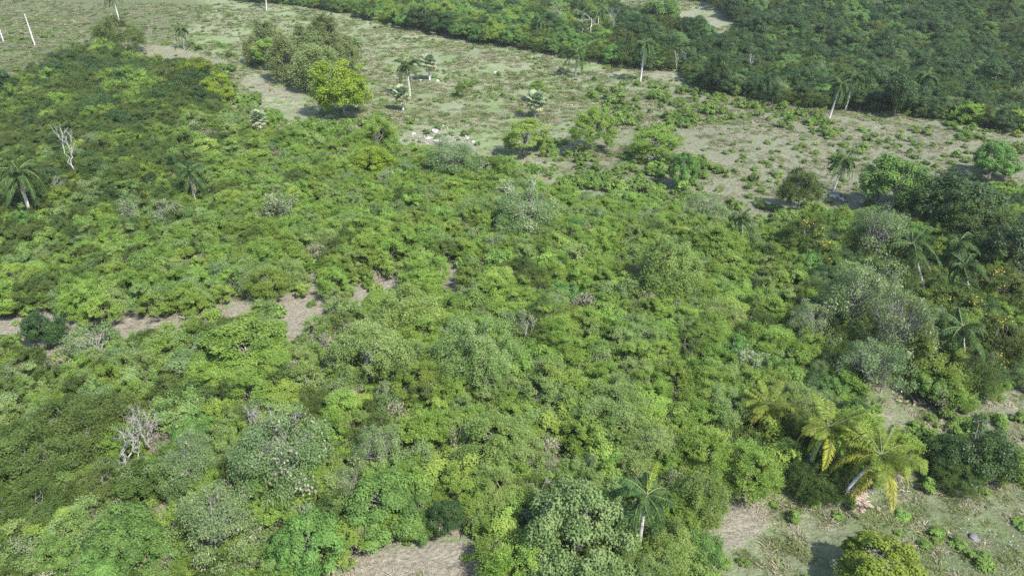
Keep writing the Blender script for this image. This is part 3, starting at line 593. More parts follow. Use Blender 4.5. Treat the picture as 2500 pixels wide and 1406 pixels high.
# ------------------------------------------------------------------ hand-placed trees (pixel of crown centre, width, height)
T = [
('yellow_tree',835,205,155,125,'big yellow-green tree at the end of the bamboo row','the big yellow tree'),
('yellow_tree',478,175,100,55,'yellow-green tree at the right side of upper-left grove','the grove yellow tree'),
('yellow_tree',525,210,70,60,'lower bough-heavy yellow tree joined to the grove yellow tree',None),
('bamboo_clump',655,75,75,95,'dark olive bamboo at the left end of its row','the leftmost bamboo'),
('bamboo_clump',745,95,90,110,'tall bamboo clump in the middle of the row',None),
('bamboo_clump',800,80,90,105,'tallest bamboo clump behind the big yellow tree','the tallest bamboo'),
('bamboo_clump',775,150,110,95,'broad bamboo clump left of the big yellow tree',None),
('bamboo_clump',845,125,60,80,'small bamboo clump beside the half hidden palm',None),
('bamboo_clump',620,110,55,60,'low bamboo at the far left of the row',None),
('feathery_tree',1540,1352,90,75,'green tree hiding the foot of the glossy foreground palm',None),
('bamboo_clump',700,130,80,80,'shorter bamboo clump above a shaded gap',None),
('layered_tree',640,120,75,60,'bright leafy tree below the leftmost bamboo',None),
('broadleaf_tree',680,150,60,50,'mid green tree at the foot of the bamboo row',None),
('olive_tree',290,78,108,58,'lone rounded olive tree below the upper-left royal palm','the lone rounded olive tree'),
('feathery_tree',1440,315,100,72,'rounded bright tree alone on the mixed bushy slope','the rounded slope tree'),
('layered_tree',1283,332,112,68,'spreading layered tree below the silver shaggy fan palm','the spreading layered tree'),
('feathery_tree',1600,348,115,52,'wide low feathery tree on the bushy slope','the wide slope tree'),
('broadleaf_tree',1660,405,76,70,'stout leafy tree casting deep shade on grazed slope','the stout slope tree'),
('layered_tree',1310,212,44,44,'small layered tree behind the silver shaggy fan palm',None),
('round_bush',1125,218,30,26,'single rounded bush in the middle of the pasture','the lone pasture bush'),
('broadleaf_tree',2195,440,175,110,'large spreading tree on the right pasture','the large right pasture tree'),
('olive_tree',1962,455,105,95,'ragged olive tree left of the right pasture palm','the ragged olive tree'),
('broadleaf_tree',2430,385,115,70,'rounded tree on the far right pasture','the far right pasture tree'),
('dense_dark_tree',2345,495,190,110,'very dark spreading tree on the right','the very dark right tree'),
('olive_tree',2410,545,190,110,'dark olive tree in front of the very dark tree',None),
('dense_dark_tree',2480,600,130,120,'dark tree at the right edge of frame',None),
('grey_green_tree',2150,575,165,110,'greyish tree between pasture and windblown palm','the greyish tree'),
('flowering_tree',1960,575,110,90,'yellow-blossomed tree at the lower pasture edge','the yellow-blossomed tree'),
('flowering_tree',1990,620,90,70,'second yellow-blossomed tree, lower and duller',None),
('weeping_tree',1640,640,170,135,'big yellowish weeping tree right of centre','the big weeping tree'),
('feathery_tree',1740,590,130,75,'smooth feathery tree behind the big weeping tree',None),
('grey_green_tree',1720,500,120,70,'greyish tree above the lower pasture edge',None),
('grey_green_tree',2080,730,200,170,'huge grey-green tree right of centre','the huge grey-green tree'),
('grey_green_tree',2180,800,190,180,'right half of the huge grey-green grove',None),
('grey_green_tree',1990,800,130,110,'grey-green tree with brownish pods below the dark gap',None),
('grey_green_tree',2130,900,170,120,'grey-green tree above the bare earth bank',None),
('flowering_tree',2190,690,120,80,'orange-tinged tree left of the windblown palm',None),
('flowering_tree',2330,740,140,90,'orange-flowered tree by the right edge palms','the orange-flowered tree'),
('flowering_tree',2450,700,130,90,'yellow-flowered tree near the right edge',None),
('flowering_tree',2440,830,150,120,'rusty orange-flowered tree at the right edge','the rusty orange tree'),
('olive_tree',2380,900,150,100,'dull olive tree above the rough bare slope',None),
('feathery_tree',2290,880,150,110,'green tree left of the dark grove palm',None),
('layered_tree',600,840,215,130,'big bright green tree with layered boughs left of centre','the big bright layered tree'),
('layered_tree',555,905,150,80,'lower left half of the big bright layered tree',None),
('layered_tree',665,880,110,90,'right flank of the big bright layered tree',None),
('pale_green_tree',895,860,185,145,'left of two pale soft-crowned trees at centre','the left pale crown'),
('pale_green_tree',1170,850,180,150,'right of two pale soft-crowned trees at centre','the right pale crown'),
('weeping_tree',1010,750,190,100,'yellow-green fine tree behind the two pale crowns','the yellow-green centre tree'),
('grey_green_tree',690,1085,270,210,'biggest grey-green tree hung with pods, lower left','the biggest podded tree'),
('grey_green_tree',450,1130,160,130,'grey-green tree beside the many-stemmed grey tree',None),
('grey_green_tree',500,1290,220,170,'drab grey-green tree at the lower left foreground','the drab foreground tree'),
('grey_green_tree',900,1110,130,120,'soft grey tree right of the biggest podded tree',None),
('grey_green_tree',860,1180,130,90,'low grey tree above the broad-leaved foreground trees',None),
('broadleaf_tree',295,1325,205,150,'bright broad-leaved tree at the lower left foreground','the bright lower-left tree'),
('broadleaf_tree',150,1350,130,110,'dark broad-leaved tree in the lower left corner',None),
('olive_tree',190,1030,230,140,'smooth domed olive tree, upper one of two at left','the domed olive tree'),
('olive_tree',80,1110,250,150,'smooth domed olive tree at the left edge',None),
('olive_tree',230,1190,150,110,'olive tree left of the many-stemmed grey tree',None),
('olive_tree',110,1240,160,110,'dull olive tree above the lower left corner',None),
('broadleaf_tree',930,1225,200,130,'broad-leaved tree behind the bare tan bank','the broad-leaved foreground tree'),
('broadleaf_tree',760,1310,200,150,'broad-leaved tree left of the bare tan bank',None),
('broadleaf_tree',1010,1250,110,90,'broad-leaved tree at the right end of the foreground row',None),
('broadleaf_tree',680,1330,110,110,'shaded broad-leaved tree beside the drab foreground tree',None),
('dense_dark_tree',1100,1255,80,110,'narrow dark green tree right of the broad-leaved row','the narrow dark tree'),
('twiggy_tree',1390,1290,290,220,'large green tree laced with white twigs, bottom centre','the large white-twigged tree'),
('weeping_tree',1690,1210,130,190,'tall yellowish feathery tree right of the foreground palm','the tall yellowish tree'),
('weeping_tree',1650,1330,150,120,'lower yellowish feathery tree at the bottom edge',None),
('feathery_tree',1830,1150,150,115,'dense bright green tree left of the coconut palms','the dense bright tree'),
('feathery_tree',1730,1110,130,110,'bright feathery tree behind the dense bright tree',None),
('pale_green_tree',1510,1000,200,125,'yellowish pale tree lower centre right','the yellowish pale tree'),
('pale_green_tree',1580,1080,150,100,'pale tree above the glossy foreground palm',None),
('weeping_tree',1190,1060,190,130,'yellow-green fine tree at lower centre','the lower centre tree'),
('weeping_tree',1230,1190,150,100,'yellow-green fine tree behind the white-twigged tree',None),
('dense_dark_tree',2410,1110,150,120,'dark rounded tree on the bottom right grass','the dark bottom-right tree'),
('sunlit_tree',2150,1385,215,130,'sunlit yellowish tree cut by the bottom edge','the sunlit bottom tree'),
('dense_dark_tree',1755,175,66,72,'dark rounded tree at the far wood edge','the dark wood-edge tree'),
('dense_dark_tree',1893,213,56,62,'dark round tree with open ground around it','the dark round tree'),
('dense_dark_tree',2200,228,78,75,'dark tree at the right end of far pasture',None),
('dense_dark_tree',100,800,92,78,'dark round tree beside the sandy track','the dark trackside tree'),
('broadleaf_tree',1610,25,110,55,'spreading tree beside the far clearing','the far clearing tree'),
('yellow_tree',190,358,50,35,'small yellow tree behind the bleached left tree',None),
('yellow_tree',410,268,40,30,'small yellow-green tree amid the upper-left thicket',None),
('yellow_tree',900,395,110,70,'yellow-green tree right of the thicket top',None),
('layered_tree',830,990,100,100,'lime tree left of the lower centre tree',None),
('layered_tree',1270,1030,80,70,'rounded lime tree at lower centre',None),
('layered_tree',1730,720,60,80,'glossy bright tree below the big weeping tree',None),
('broadleaf_tree',1890,890,80,90,'bright leafy tree beside the huge grey-green tree',None),
('feathery_tree',930,330,100,60,'dark feathery tree at the thicket top by the rocks',None),
('feathery_tree',1230,410,60,50,'small dark feathery tree at thicket top',None),
('grey_green_tree',1100,390,150,70,'greyish dry tree just below the rocks',None),
('grey_green_tree',1290,500,170,110,'grey leafy tree wrapped round the tangled white limbs',None),
]
for k, px, py, wp, hp, lab, ln in T: crown_at(k, px, py, wp, hp, lab, ln)
for px, py, wp, hp in [(690,505,85,75),(325,520,60,60),(405,520,80,60),(1650,752,40,90),(1830,888,100,65),(1280,795,55,70),(1350,615,40,40),(1500,640,36,40),(1205,600,60,50),(1160,580,40,45),
  (940,440,50,45),(1555,680,35,50),(1960,835,55,60),(500,1040,60,50),(1960,1080,50,45),(420,1095,60,60),(560,640,50,40),(1400,720,50,45),(730,990,55,40),(1440,560,60,50),(230,355,50,40),(950,960,50,70),(1350,1140,60,60),(1450,1130,60,50)]:
    crown_at('dry_shrub', px, py, wp, hp)
for px, py, wp, hp in [(380,948,60,45),(425,1010,60,50),(665,950,50,45),(880,985,70,50),(820,925,60,50),(960,655,50,40),(1635,862,62,45),(1255,660,50,35),(1300,655,40,30),(540,1075,40,30),(410,1190,50,70),
  (300,920,60,35),(240,705,40,40),(740,705,35,35),(700,940,60,40),(1080,750,60,40),(280,840,50,40),(1190,770,60,40),(300,460,50,35),(480,455,50,40),(560,480,80,35),(80,820,35,30),(990,800,60,40),(860,880,50,50),(60,1025,50,35),
  (620,1000,60,40),(1050,1240,30,50),(1410,880,60,45),(250,600,50,30),(770,870,60,60),(1800,640,40,30),(500,360,60,40),(1080,1000,60,60),(1340,540,40,30),(1010,530,50,30)]:
    crown_at('layered_shrub', px, py, wp, hp)

# ------------------------------------------------------------------ scatter
def poisson(n, x0, x1, y0, y1, rad_fn, taken, keep, r):
    """greedy dart throwing on a hash grid; rad_fn(x,y) -> radius"""
    cell = 2.5; grid = {}
    def put(x, y, q): grid.setdefault((int(x//cell), int(y//cell)), []).append((x, y, q))
    for t in taken: put(*t)
    xs = r.uniform(x0, x1, n); ys = y0+(y1-y0)*r.random(n)**1.15; ok = keep(xs, ys); out = []
    for x, y in zip(xs[ok], ys[ok]):
        q = rad_fn(x, y); cx, cy = int(x//cell), int(y//cell); bad = False
        for i in range(cx-2, cx+3):
            for j in range(cy-2, cy+3):
                for a, b, c in grid.get((i, j), ()):
                    if (a-x)**2+(b-y)**2 < (q+c)**2*.24: bad = True; break
                if bad: break
            if bad: break
        if not bad: put(x, y, q); out.append((x, y, q))
    return out
def inview(x, y, z=2, m=120):
    px, py, d = proj(x, y, z); return (d > 5) & (px > -m) & (px < 2500+m) & (py > -m*.5) & (py < 1406+m*1.5)
def forest(x, y): return ~in_any(PASTURE, x, y) & ~in_any(SOIL, x, y)
r = np.random.default_rng(21)
def keepF(x, y):
    sh = np.where(y > 140, 5.0, 2.5)*y/H*(.6+.8*vnoise(x/6, y/6)); s2 = sh*.5
    k = inview(x, y, zt(x, y)+2) & forest(x, y) & forest(x, y+sh) & forest(x, y+s2)
    bare_ = in_any(SOIL, x, y-1.0) | in_any(SOIL, x, y+s2) | in_any(SOIL, x, y+sh*.85)
    return k & ~(bare_ & (vnoise(x*.8, y*.8) < .44))
def radF(x, y):
    far = float(sstep(125, 175, y)); mid = 1.1+1.1*float(vnoise(x/5+3, y/5))**1.3
    return mid*(1-far)+far*(1.9+2.2*float(vnoise(x/8, y/8))**1.4)
HT = [(a, b, max(.8, c*.75)) for a, b, c in HAND]
pts = poisson(80000, -230, 230, 26, 380, radF, HT, keepF, r)
def pickF(x, y, q):
    px, py, d = proj(x, y, zt(x, y)); n1 = float(vnoise(x/9+70, y/9)); u = random.random()
    if y > 150:
        right = px > 1500
        if px < 700: return 'feathery_tree' if u < .12 else ('olive_tree' if u < .8 else 'dense_dark_tree')
        if right: return 'dense_dark_tree' if u < .55 else 'broadleaf_tree' if u < .68 else 'olive_tree' if u < .92 else 'grey_green_tree'
        return 'broadleaf_tree' if u < .35 else 'feathery_tree' if u < .6 else 'olive_tree' if u < .8 else 'dense_dark_tree'
    edge_ = (640-px)/260+.9*(float(vnoise(x/11+9, y/11))-.5); edge2 = (y-84)/26
    if random.random() < min(edge_, edge2) and px < 900: return 'olive_tree' if u < .42 else 'dense_dark_tree' if u < .50 else 'feathery_tree' if u < .56 else 'dull_shrub' if u < .88 else 'green_shrub' if u < .93 else 'grey_shrub'
    if px < 1000 and y < 66+14*float(vnoise(x/8, y/8)) and u < .62: return 'grey_shrub' if u < .22 else 'soft_shrub' if u < .40 else 'dull_shrub' if u < .55 else 'dry_shrub'
    if px > 1950: return 'olive_tree' if u < .25 else 'dense_dark_tree' if u < .45 else 'feathery_shrub' if u < .75 else 'grey_green_tree' if u < .9 else 'broadleaf_tree'
    if q > 1.75: return 'feathery_tree' if u < .5 else 'pale_green_tree' if u < .68 else 'layered_tree' if u < .80 else 'olive_tree' if u < .93 else 'broadleaf_tree'
    edge = max(0, min(1, (430-px)/350))*.75+max(0, min(1, (px-1750)/250))*.6
    if u < .04: return 'dry_shrub'
    if u < .09+.10*(n1 > .6): return 'layered_shrub'
    if u < .20+.10*(n1 < .35): return 'grey_shrub'
    if u < .36+.14*(n1 > .5): return 'soft_shrub'
    if u < .58: return 'green_shrub'
    if random.random() < edge+.08: return 'dull_shrub'
    return 'feathery_shrub'
cand = []
for x, y, q in pts:
    k = pickF(x, y, q); z = float(zt(x, y)); d = proj(x, y, z)[2]; W = 2*q*random.uniform(1.0, 1.3)
    Ht = (.45*W+1.5)*random.uniform(.85, 1.15) if y < 125 else W*random.uniform(.6, .88)
    if k == 'dry_shrub': W *= .8
    cand.append((W/d, k, x, y, z, W, Ht))
cand.sort(reverse=True, key=lambda c: c[0])
onscreen = lambda c: 0 < proj(c[2], c[3], c[4]+c[6]*.6)[0] < 2500 and 0 < proj(c[2], c[3], c[4]+c[6]*.6)[1] < 1406
ntree = sum(1 for t in T if LOOK[t[0]][1] == 'tree'); nshrub = 24+35; rest = []
for c in cand:
    cat = LOOK[c[1]][1]; ok = onscreen(c)
    if ok and cat == 'tree' and ntree < 290: ntree += 1; plant(c[1], (c[2], c[3], c[4]), c[5], c[6])
    elif ok and cat == 'shrub' and nshrub < 290: nshrub += 1; plant(c[1], (c[2], c[3], c[4]), c[5], c[6])
    else: rest.append(c)
print('scatter', len(cand), 'rest', len(rest))

# --- stuff via instancing on points
protos = {}
def proto_list(kinds):
    key = '_'.join(kinds)
    if key not in protos:
        col = bpy.data.collections.new('source '+key[:40]); idx = {}; n = 0; names = []
        for k in kinds:
            for v in (KIND[k] if k in KIND else EXTRA[k]):
                o = bpy.data.objects.new('%04d' % (len(protos)*200+n), v[0]); col.objects.link(o); idx.setdefault(k, []).append((n, v[3], v[4])); n += 1
        protos[key] = (col, idx)
    return protos[key]
def scatter(name, label, items, kinds):
    """items: (kind, x, y, z, W, H)"""
    col, idx = proto_list(kinds); n = len(items); P = np.zeros((n, 3)); S = np.zeros((n, 3)); R_ = np.zeros((n, 3)); I = np.zeros(n, int)
    for i, (k, x, y, z, W, Ht) in enumerate(items):
        a, w0, h0 = idx[k][random.randrange(len(idx[k]))]; P[i] = (x, y, z); S[i] = (W/w0, W/w0, Ht/h0); R_[i] = (random.gauss(0, .1), random.gauss(0, .1), random.uniform(0, 6.28)); I[i] = a
    me = bpy.data.meshes.new(name); me.vertices.add(n); me.vertices.foreach_set('co', P.ravel().astype(np.float32))
    a = me.attributes.new('scl', 'FLOAT_VECTOR', 'POINT'); a.data.foreach_set('vector', S.ravel().astype(np.float32))
    a = me.attributes.new('rot', 'FLOAT_VECTOR', 'POINT'); a.data.foreach_set('vector', R_.ravel().astype(np.float32))
    a = me.attributes.new('idx', 'INT', 'POINT'); a.data.foreach_set('value', I.astype(np.int32)); me.update()
    o = bpy.data.objects.new(name, me); C.objects.link(o); o['kind'] = 'stuff'; o['label'] = label; o['category'] = name.replace('_', ' ')
    g = bpy.data.node_groups.new(name, 'GeometryNodeTree'); g.interface.new_socket('Geometry', in_out='INPUT', socket_type='NodeSocketGeometry'); g.interface.new_socket('Geometry', in_out='OUTPUT', socket_type='NodeSocketGeometry')
    gi = g.nodes.new('NodeGroupInput'); go = g.nodes.new('NodeGroupOutput'); ip = g.nodes.new('GeometryNodeInstanceOnPoints'); ci = g.nodes.new('GeometryNodeCollectionInfo')
    ci.inputs['Collection'].default_value = col; ci.inputs['Separate Children'].default_value = True; ci.inputs['Reset Children'].default_value = True
    ip.inputs['Pick Instance'].default_value = True
    def na(nm, ty):
        q = g.nodes.new('GeometryNodeInputNamedAttribute'); q.data_type = ty; q.inputs['Name'].default_value = nm; return [s for s in q.outputs if s.enabled and s.name == 'Attribute'][0]
    L = g.links.new; L(gi.outputs[0], ip.inputs['Points']); L(ci.outputs[0], ip.inputs['Instance']); L(na('idx', 'INT'), ip.inputs['Instance Index'])
    L(na('rot', 'FLOAT_VECTOR'), ip.inputs['Rotation']); L(na('scl', 'FLOAT_VECTOR'), ip.inputs['Scale']); L(ip.outputs[0], go.inputs[0])
    m = o.modifiers.new('scatter', 'NODES'); m.node_group = g; return o
ALLK = ['soft_shrub', 'dull_shrub', 'grey_shrub', 'green_shrub', 'feathery_shrub', 'feathery_tree', 'olive_tree', 'grey_green_tree', 'pale_green_tree', 'layered_tree', 'layered_shrub', 'broadleaf_tree', 'dense_dark_tree', 'dry_shrub']
far_ = [c[1:] for c in rest if c[3] > 140]; near_ = [c[1:] for c in rest if c[3] <= 140]
if far_: scatter('distant_woodland', 'mixed green woodland covering the far slopes behind the pasture', far_, ALLK)
if near_: scatter('scrub_thicket', 'dense green scrub filling the thicket between the trees', near_, ALLK)

EXTRA = {}
def tuft(name, mat, n, R, L, W, var=3):
    EXTRA[name] = []
    for i in range(var):
        q = np.random.default_rng(300+i+len(name)); mb = MB(); a = q.uniform(0, 6.28, n); rr = R*np.sqrt(q.random(n)); c = np.stack([rr*np.cos(a), rr*np.sin(a), np.zeros(n)], -1)
        d = nrm(np.stack([np.cos(a)*.7, np.sin(a)*.7, q.uniform(.4, 1.6, n)], -1)+q.normal(size=(n, 3))*.3); l = L*q.uniform(.6, 1.2, n)
        mb.leaves(c+d*l[:, None]*.45, np.cross(d, q.normal(size=(n, 3)))+[0, 0, .6], d, l, W, .5+q.normal(size=n)*.25); EXTRA[name].append((mb.mesh(name, [M[mat]]), None, None, 1., 1.))
tuft('green_tuft', 'grass', 60, .5, .5, .06); tuft('dry_tuft', 'drygrass', 50, .5, .55, .05)
def pts_in(n, keep, y0=28, y1=330, pw=1.4):
    x = r.uniform(-230, 230, n); y = y0+(y1-y0)*r.random(n)**pw; ok = inview(x, y, zt(x, y), 60); ok &= keep(x, y); return x[ok], y[ok]
# understorey: low scrub under the whole thicket
x, y = pts_in(42000, forest, 28, 200, 1.2); it = []
for a, b in zip(x, y):
    u = random.random(); k = 'feathery_shrub' if u < .34 else 'grey_shrub' if u < .40 else 'round_bush' if u < .58 else 'low_bush' if u < .72 else 'dry_tuft' if u < .88 else 'dry_shrub'
    if (in_any(PASTURE, a, b+2.0*b/H) or in_any(SOIL[:13], a, b+2.0*b/H) or in_any(SOIL[:13], a, b+1.0*b/H)) and 'shrub' in k: k = 'low_bush'
    s = random.uniform(.8, 1.7); it.append((k, a, b, float(zt(a, b)), 1.4*s if k != 'dry_tuft' else 1.8*s, (.9*s if 'shrub' not in k else 1.5*s)))
scatter('undergrowth', 'low tangled undergrowth between the shrubs and trees', it, ['feathery_shrub', 'grey_shrub', 'round_bush', 'low_bush', 'dry_tuft', 'dry_shrub'])
# grass tufts on open ground
x, y = pts_in(150000, lambda x, y: in_any(PASTURE, x, y) & ~in_any(SOIL, x, y), 28, 330, 1.3); it = []
for a, b in zip(x, y):
    nz = float(fbm(a/4, b/4, 2)); 
    if nz < .36: continue
    s = random.uniform(.5, 1.3)*(1+.5*(b > 150)); it.append(('green_tuft' if random.random() < .74 else 'dry_tuft', a, b, float(zt(a, b)), s, .45*s))
scatter('grass', 'short tufty grass on the grazed ground', it, ['green_tuft', 'dry_tuft'])
x, y = pts_in(30000, lambda x, y: in_any(SOIL, x, y), 28, 200, 1.3)
scatter('dry_grass', 'dry straw-coloured grass on the bare earth', [('dry_tuft', a, b, float(zt(a, b)), random.uniform(.4, 1.3), random.uniform(.12, .5)) for a, b in zip(x, y)], ['dry_tuft'])
x, y = pts_in(9000, lambda x, y: in_any(SOIL, x, y), 28, 200, 1.3)
scatter('weeds', 'scattered green weeds sprouting from the bare earth', [(random.choice(['low_bush', 'green_tuft', 'green_tuft']), a, b, float(zt(a, b)), random.uniform(.3, 1.3), random.uniform(.2, .6)) for a, b in zip(x, y)], ['low_bush', 'green_tuft'])

# --- bushes on the grazed slope
BZ = [(wpoly(p), n, s) for p, n, s in [
  ([(1440,215),(1560,205),(1700,225),(1860,255),(2010,280),(2060,330),(1900,345),(1700,360),(1560,330),(1450,290)], 190, (1.2, 2.6)),
  ([(1310,340),(1440,360),(1700,380),(1780,420),(1660,500),(1500,490),(1330,430)], 120, (1.1, 2.4)),
  ([(1050,175),(1250,150),(1470,165),(1480,230),(1300,260),(1080,240)], 60, (.8, 1.5)),
  ([(1820,350),(2200,300),(2500,360),(2500,440),(2280,470),(2080,520),(1850,540),(1720,480)], 110, (.8, 1.8)),
  ([(2300,300),(2500,335),(2500,380),(2350,350)], 36, (1.0, 1.8)),
  ([(1200,385),(1300,400),(1450,410),(1750,500),(1900,510),(1880,570),(1790,575),(1600,520),(1400,495),(1290,450)], 60, (1.3, 2.7)),
  ([(0,170),(120,150),(250,90),(330,95),(560,120),(600,240),(700,290),(640,300),(560,240),(540,140),(330,112),(240,125),(110,200),(0,215)], 50, (1.0, 2.6)),
  ([(820,285),(1000,300),(1150,335),(980,330),(860,310)], 20, (.8, 1.6)),
  ([(2150,1000),(2300,1010),(2500,1000),(2480,1180),(2300,1060),(2200,1070)], 26, (.7, 1.4)),
  ([(1960,1150),(2080,1160),(2110,1200),(2000,1240),(1930,1190)], 12, (.8, 1.5)),
  ([(1100,60),(100,20),(600,60),(560,110),(350,100),(200,110),(20,150),(20,60)], 60, (1.0, 2.0))]]
bushtaken = [(a, b, c*.8) for a, b, c in HAND]; blist = []
for P, n, (s0, s1) in BZ:
    x0, y0 = P.min(0); x1, y1 = P.max(0)
    got = poisson(n*22, x0, x1, y0, y1, lambda x, y: .5*(s0+(s1-s0)*random.random()**1.5), bushtaken, lambda x, y: inside(P, x, y) & (fbm(x/6+9, y/6, 2) > .40), r)[:n]
    for a, b, q in got:
        bushtaken.append((a, b, q)); W = q*2.1; blist.append((W/math.hypot(b, H), 'round_bush' if random.random() < .6 else 'low_bush', a, b, float(zt(a, b)), W, W*random.uniform(.45, .8)))
def openP(x, y): return in_any(PASTURE, x, y) & ~in_any(SOIL[-9:-1], x, y)
bx = r.uniform(-230, 230, 17000); by = 28+300*r.random(17000); kk = inview(bx, by, 0, 40) & openP(bx, by) & (fbm(bx/9+4, by/7, 3) > .45)
for a, b in zip(bx[kk], by[kk]):
    W = random.uniform(.4, 1.35); blist.append((W/math.hypot(b, H), 'low_bush', a, b, float(zt(a, b)), W, W*.45))
blist.sort(reverse=True, key=lambda c: c[0])
for c in blist[:285]: plant(c[1], (c[2], c[3], c[4]), c[5], c[6])
scatter('small_bushes', 'many small green bushes dotted over the grazed slopes', [c[1:] for c in blist[285:]], ['round_bush', 'low_bush'])
print('bushes', len(blist))
for px, py, wp, lab in [(1930,1255,34,'small vivid bush alone on the foreground bare slope'),(2255,1180,40,'small vivid bush beside the dark bottom-right tree'),(2200,1250,36,'dull low bush below the dead frond pile'),
   (2340,1320,40,'low straggly bush beside the dark rock'),(2390,1355,60,'flat straggly bush near the bottom right corner'),(1890,1225,22,'tiny bush on the bare earth near dense bright tree'),(2490,1270,40,'low bush at the lower right edge')]:
    p = at(px, py+wp*.3); d = proj(*p)[2]; plant('round_bush' if 'vivid' in lab else 'low_bush', p, wp*d/F, wp*d/F*(.8 if 'vivid' in lab else .35), lab)

# ------------------------------------------------------------------ rocks, frond pile, stones
def rock(px, py, wpx, label, mat='stone', seed=0, flat=.55, land=None):
    p = at(px, py); d = proj(*p)[2]; R = wpx*.72*d/F/2; q = np.random.default_rng(seed); import bmesh
    bm = bmesh.new(); bmesh.ops.create_icosphere(bm, subdivisions=3, radius=1); dirs = q.normal(size=(7, 3)); dirs /= np.linalg.norm(dirs, axis=1)[:, None]
    for v in bm.verts:
        c = np.array(v.co); k = min([1.0]+[.72/max(1e-3, c@u) for u in dirs if c@u > .55]); c = c*k*(1+q.normal()*.03); v.co = (c[0]*R*1.2, c[1]*R, c[2]*R*flat*1.3)
    me = bpy.data.meshes.new('rock'); bm.to_mesh(me); bm.free(); me.materials.append(M[mat])
    o = bpy.data.objects.new('rock', me); C.objects.link(o); o.location = p+Vector((0, 0, R*flat*.05)); o.rotation_euler = (0, 0, q.uniform(0, 6)); tag(o, label, 'rock', 'rocks in the grass')
    if land: LAND.append((px, py, land))
for i, (px, py, wp, lab) in enumerate([(1062,322,30,'biggest pale boulder of the rock outcrop below the pasture'),(1090,328,18,'pale boulder right of the biggest outcrop boulder'),(1046,338,22,'flat pale slab left of the outcrop boulders'),
   (1068,345,28,'low pale slab at the foot of the outcrop'),(1140,338,16,'pale rock near the right end of the outcrop'),(1155,348,14,'rightmost small pale rock of the outcrop'),(1010,328,14,'leftmost small pale rock of the outcrop'),
   (1208,178,12,'white rock in the middle of the upper pasture'),(1028,197,14,'pale stone left of the round-headed fan palm'),(1068,199,16,'pale stone right of the round-headed fan palm'),
   (960,228,14,'pale stone beside the front fan palm'),(2035,480,26,'whitish flat stone at foot of the right pasture palm'),(2055,488,20,'second whitish stone by the right pasture palm')]):
    rock(px, py, wp, lab, seed=i, flat=.35 if 'slab' in lab or 'flat' in lab else .6, land='the rock outcrop' if i == 0 else None)
rock(2376,1312,34,'dark grey rock on the bottom right grass','darkstone',50,.6,'the dark rock')
x, y = r.uniform(-60, 60, 4000), r.uniform(28, 210, 4000)
stone_me = []
EXTRA['pebble'] = []
for i in range(3):
    mb = MB(); s = np.linspace(-1, 1, 5); mb.tube(np.stack([s*.5, 0*s, .15+0*s], -1), .35*np.sqrt(1.02-s**2), 6, 0); EXTRA['pebble'].append((mb.mesh('pebble', [M['stone']]), None, None, 1., 1.))
it = []
Pw = wpoly([(2320,1250),(2450,1280),(2500,1300),(2520,1400),(2430,1360),(2350,1300)])
for k in range(900):
    if k < 70: a, b = r.uniform(Pw[:, 0].min(), Pw[:, 0].max()), r.uniform(Pw[:, 1].min(), Pw[:, 1].max()); ok = inside(Pw, a, b); s = random.uniform(.08, .2)
    elif k < 330: q = at(random.uniform(1700, 2500), random.uniform(950, 1400)); a, b = q[0], q[1]; ok = in_any(PASTURE, a, b); s = random.uniform(.04, .13)
    elif k < 450: q = at(random.gauss(1080, 50), random.gauss(340, 12)); a, b = q[0], q[1]; ok = True; s = random.uniform(.1, .5)
    else: q = at(random.uniform(600, 2300), random.uniform(100, 520)); a, b = q[0], q[1]; ok = in_any(PASTURE, a, b); s = random.uniform(.08, .3)
    if ok: it.append(('pebble', a, b, float(zt(a, b))+.02, s, s))
scatter('loose_stones', 'small pale stones strewn over the grazed ground', it, ['pebble'])
# pile of dead coconut fronds
p = at(2085, 1222); pile = empty('dead_frond_pile', p); q = np.random.default_rng(4)
dead = [frond_mesh('fallen_frond', 2.3, .10, .14, [M['deadfrond'], M['deadfrond']], 30, .5, .07, .25, 60+i) for i in range(3)]
for i in range(16):
    a = q.uniform(0, 6.28); c = child('fallen_frond', dead[i % 3], pile, (q.normal()*.35-1.1*math.cos(a), q.normal()*.35-1.1*math.sin(a), .08+.05*i), (q.normal()*.15, q.normal()*.1, a), q.uniform(.7, 1))
tag(pile, 'heap of brown fallen fronds under the rightmost coconut palm', 'frond pile'); LAND.append((2085, 1215, 'the dead frond pile'))
# fallen pale trunks
for i, (x0, y0, x1, y1, rr, lab) in enumerate([(1425,112,1470,122,.13,'bleached fallen limb lying before the far tree belt'),(2040,474,2065,492,.10,'pale fallen log below the right pasture palm'),(1880,1175,1905,1200,.09,'pale fallen branch on the bare bank by dense bright tree'),
    (2195,1196,2225,1200,.05,'thin pale stick on the shaded foreground grass'),(960,226,985,232,.08,'short pale log left of the front fan palm')]):
    a = at(x0, y0, .12); b = at(x1, y1, .12); mb = MB(); d = np.array(b-a); pts_ = [np.array([0, 0, .1])+d*s+np.array([0, 0, .12*math.sin(s*9)]) for s in np.linspace(0, 1, 7)]
    mb.tube(pts_, np.linspace(rr, rr*.5, 7), 6)
    for k in (2, 4): mb.tube([pts_[k], pts_[k]+np.array([.3, .5*(-1)**k, .35])], [rr*.5, rr*.2], 5)
    o = bpy.data.objects.new('fallen_log', mb.mesh('fallen_log', [M['whitebark']], True)); C.objects.link(o); o.location = a; tag(o, lab, 'log', 'fallen logs')

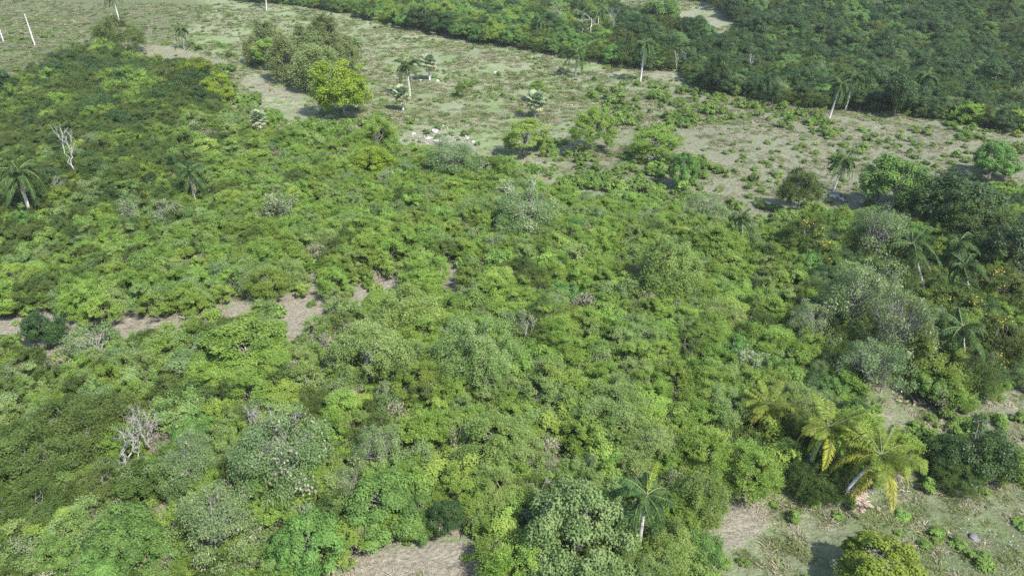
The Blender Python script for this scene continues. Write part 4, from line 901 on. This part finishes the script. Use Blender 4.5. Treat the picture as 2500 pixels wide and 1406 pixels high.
# ------------------------------------------------------------------ labels of the scattered plants
ORD = ['nearest', 'second', 'third', 'fourth', 'fifth', 'sixth', 'seventh', 'eighth', 'ninth', 'tenth', 'eleventh', 'twelfth', 'thirteenth', 'fourteenth', 'fifteenth', 'sixteenth', 'seventeenth', 'eighteenth', 'nineteenth', 'twentieth', 'twenty-first', 'twenty-second', 'twenty-third', 'twenty-fourth', 'twenty-fifth', 'twenty-sixth', 'twenty-seventh', 'twenty-eighth']
buck = {}
for o, look, px, py, cat in AUTO:
    best = None
    for lx, ly, ph in LAND:
        if not (-20 < lx < 2520 and -20 < ly < 1430): continue
        d = math.hypot(px-lx, (py-ly)*1.6)
        if best is None or d < best[0]: best = (d, lx, ly, ph)
    d, lx, ly, ph = best; dx, dy = px-lx, (py-ly)*1.6
    side = ('right of' if dx > 0 else 'left of') if abs(dx) > abs(dy) else ('in front of' if dy > 0 else 'behind')
    buck.setdefault((look, side, ph), []).append((d, o))
for (look, side, ph), L_ in buck.items():
    L_.sort(key=lambda t: t[0])
    for i, (d, o) in enumerate(L_):
        o['label'] = f'{look} {side} {ph}' if len(L_) == 1 else f'{ORD[min(i, 27)]} {look} {side} {ph}'
bpy.context.view_layer.update()
print('objects', len(SC.objects), 'auto', len(AUTO))

# ------------------------------------------------------------------ haze
hm, hn = mk('haze'); pv = N(hn, 'ShaderNodeVolumePrincipled'); pv.inputs['Color'].default_value = (.93, .95, .93, 1); pv.inputs['Density'].default_value = HAZE; pv.inputs['Anisotropy'].default_value = .2
ho = N(hn, 'ShaderNodeOutputMaterial'); hn.links.new(pv.outputs[0], ho.inputs['Volume'])
hb = bpy.data.meshes.new('haze'); vs = [(x_, y_, z_) for z_ in (-12, 62) for y_ in (-3200, 4200) for x_ in (-3600, 3600)]
hb.from_pydata(vs, [], [(0, 2, 3, 1), (4, 5, 7, 6), (0, 1, 5, 4), (2, 6, 7, 3), (0, 4, 6, 2), (1, 3, 7, 5)]); hb.materials.append(hm)
hz = bpy.data.objects.new('haze', hb); C.objects.link(hz); hz['kind'] = 'stuff'; hz['label'] = 'thin pale haze hanging in the air'
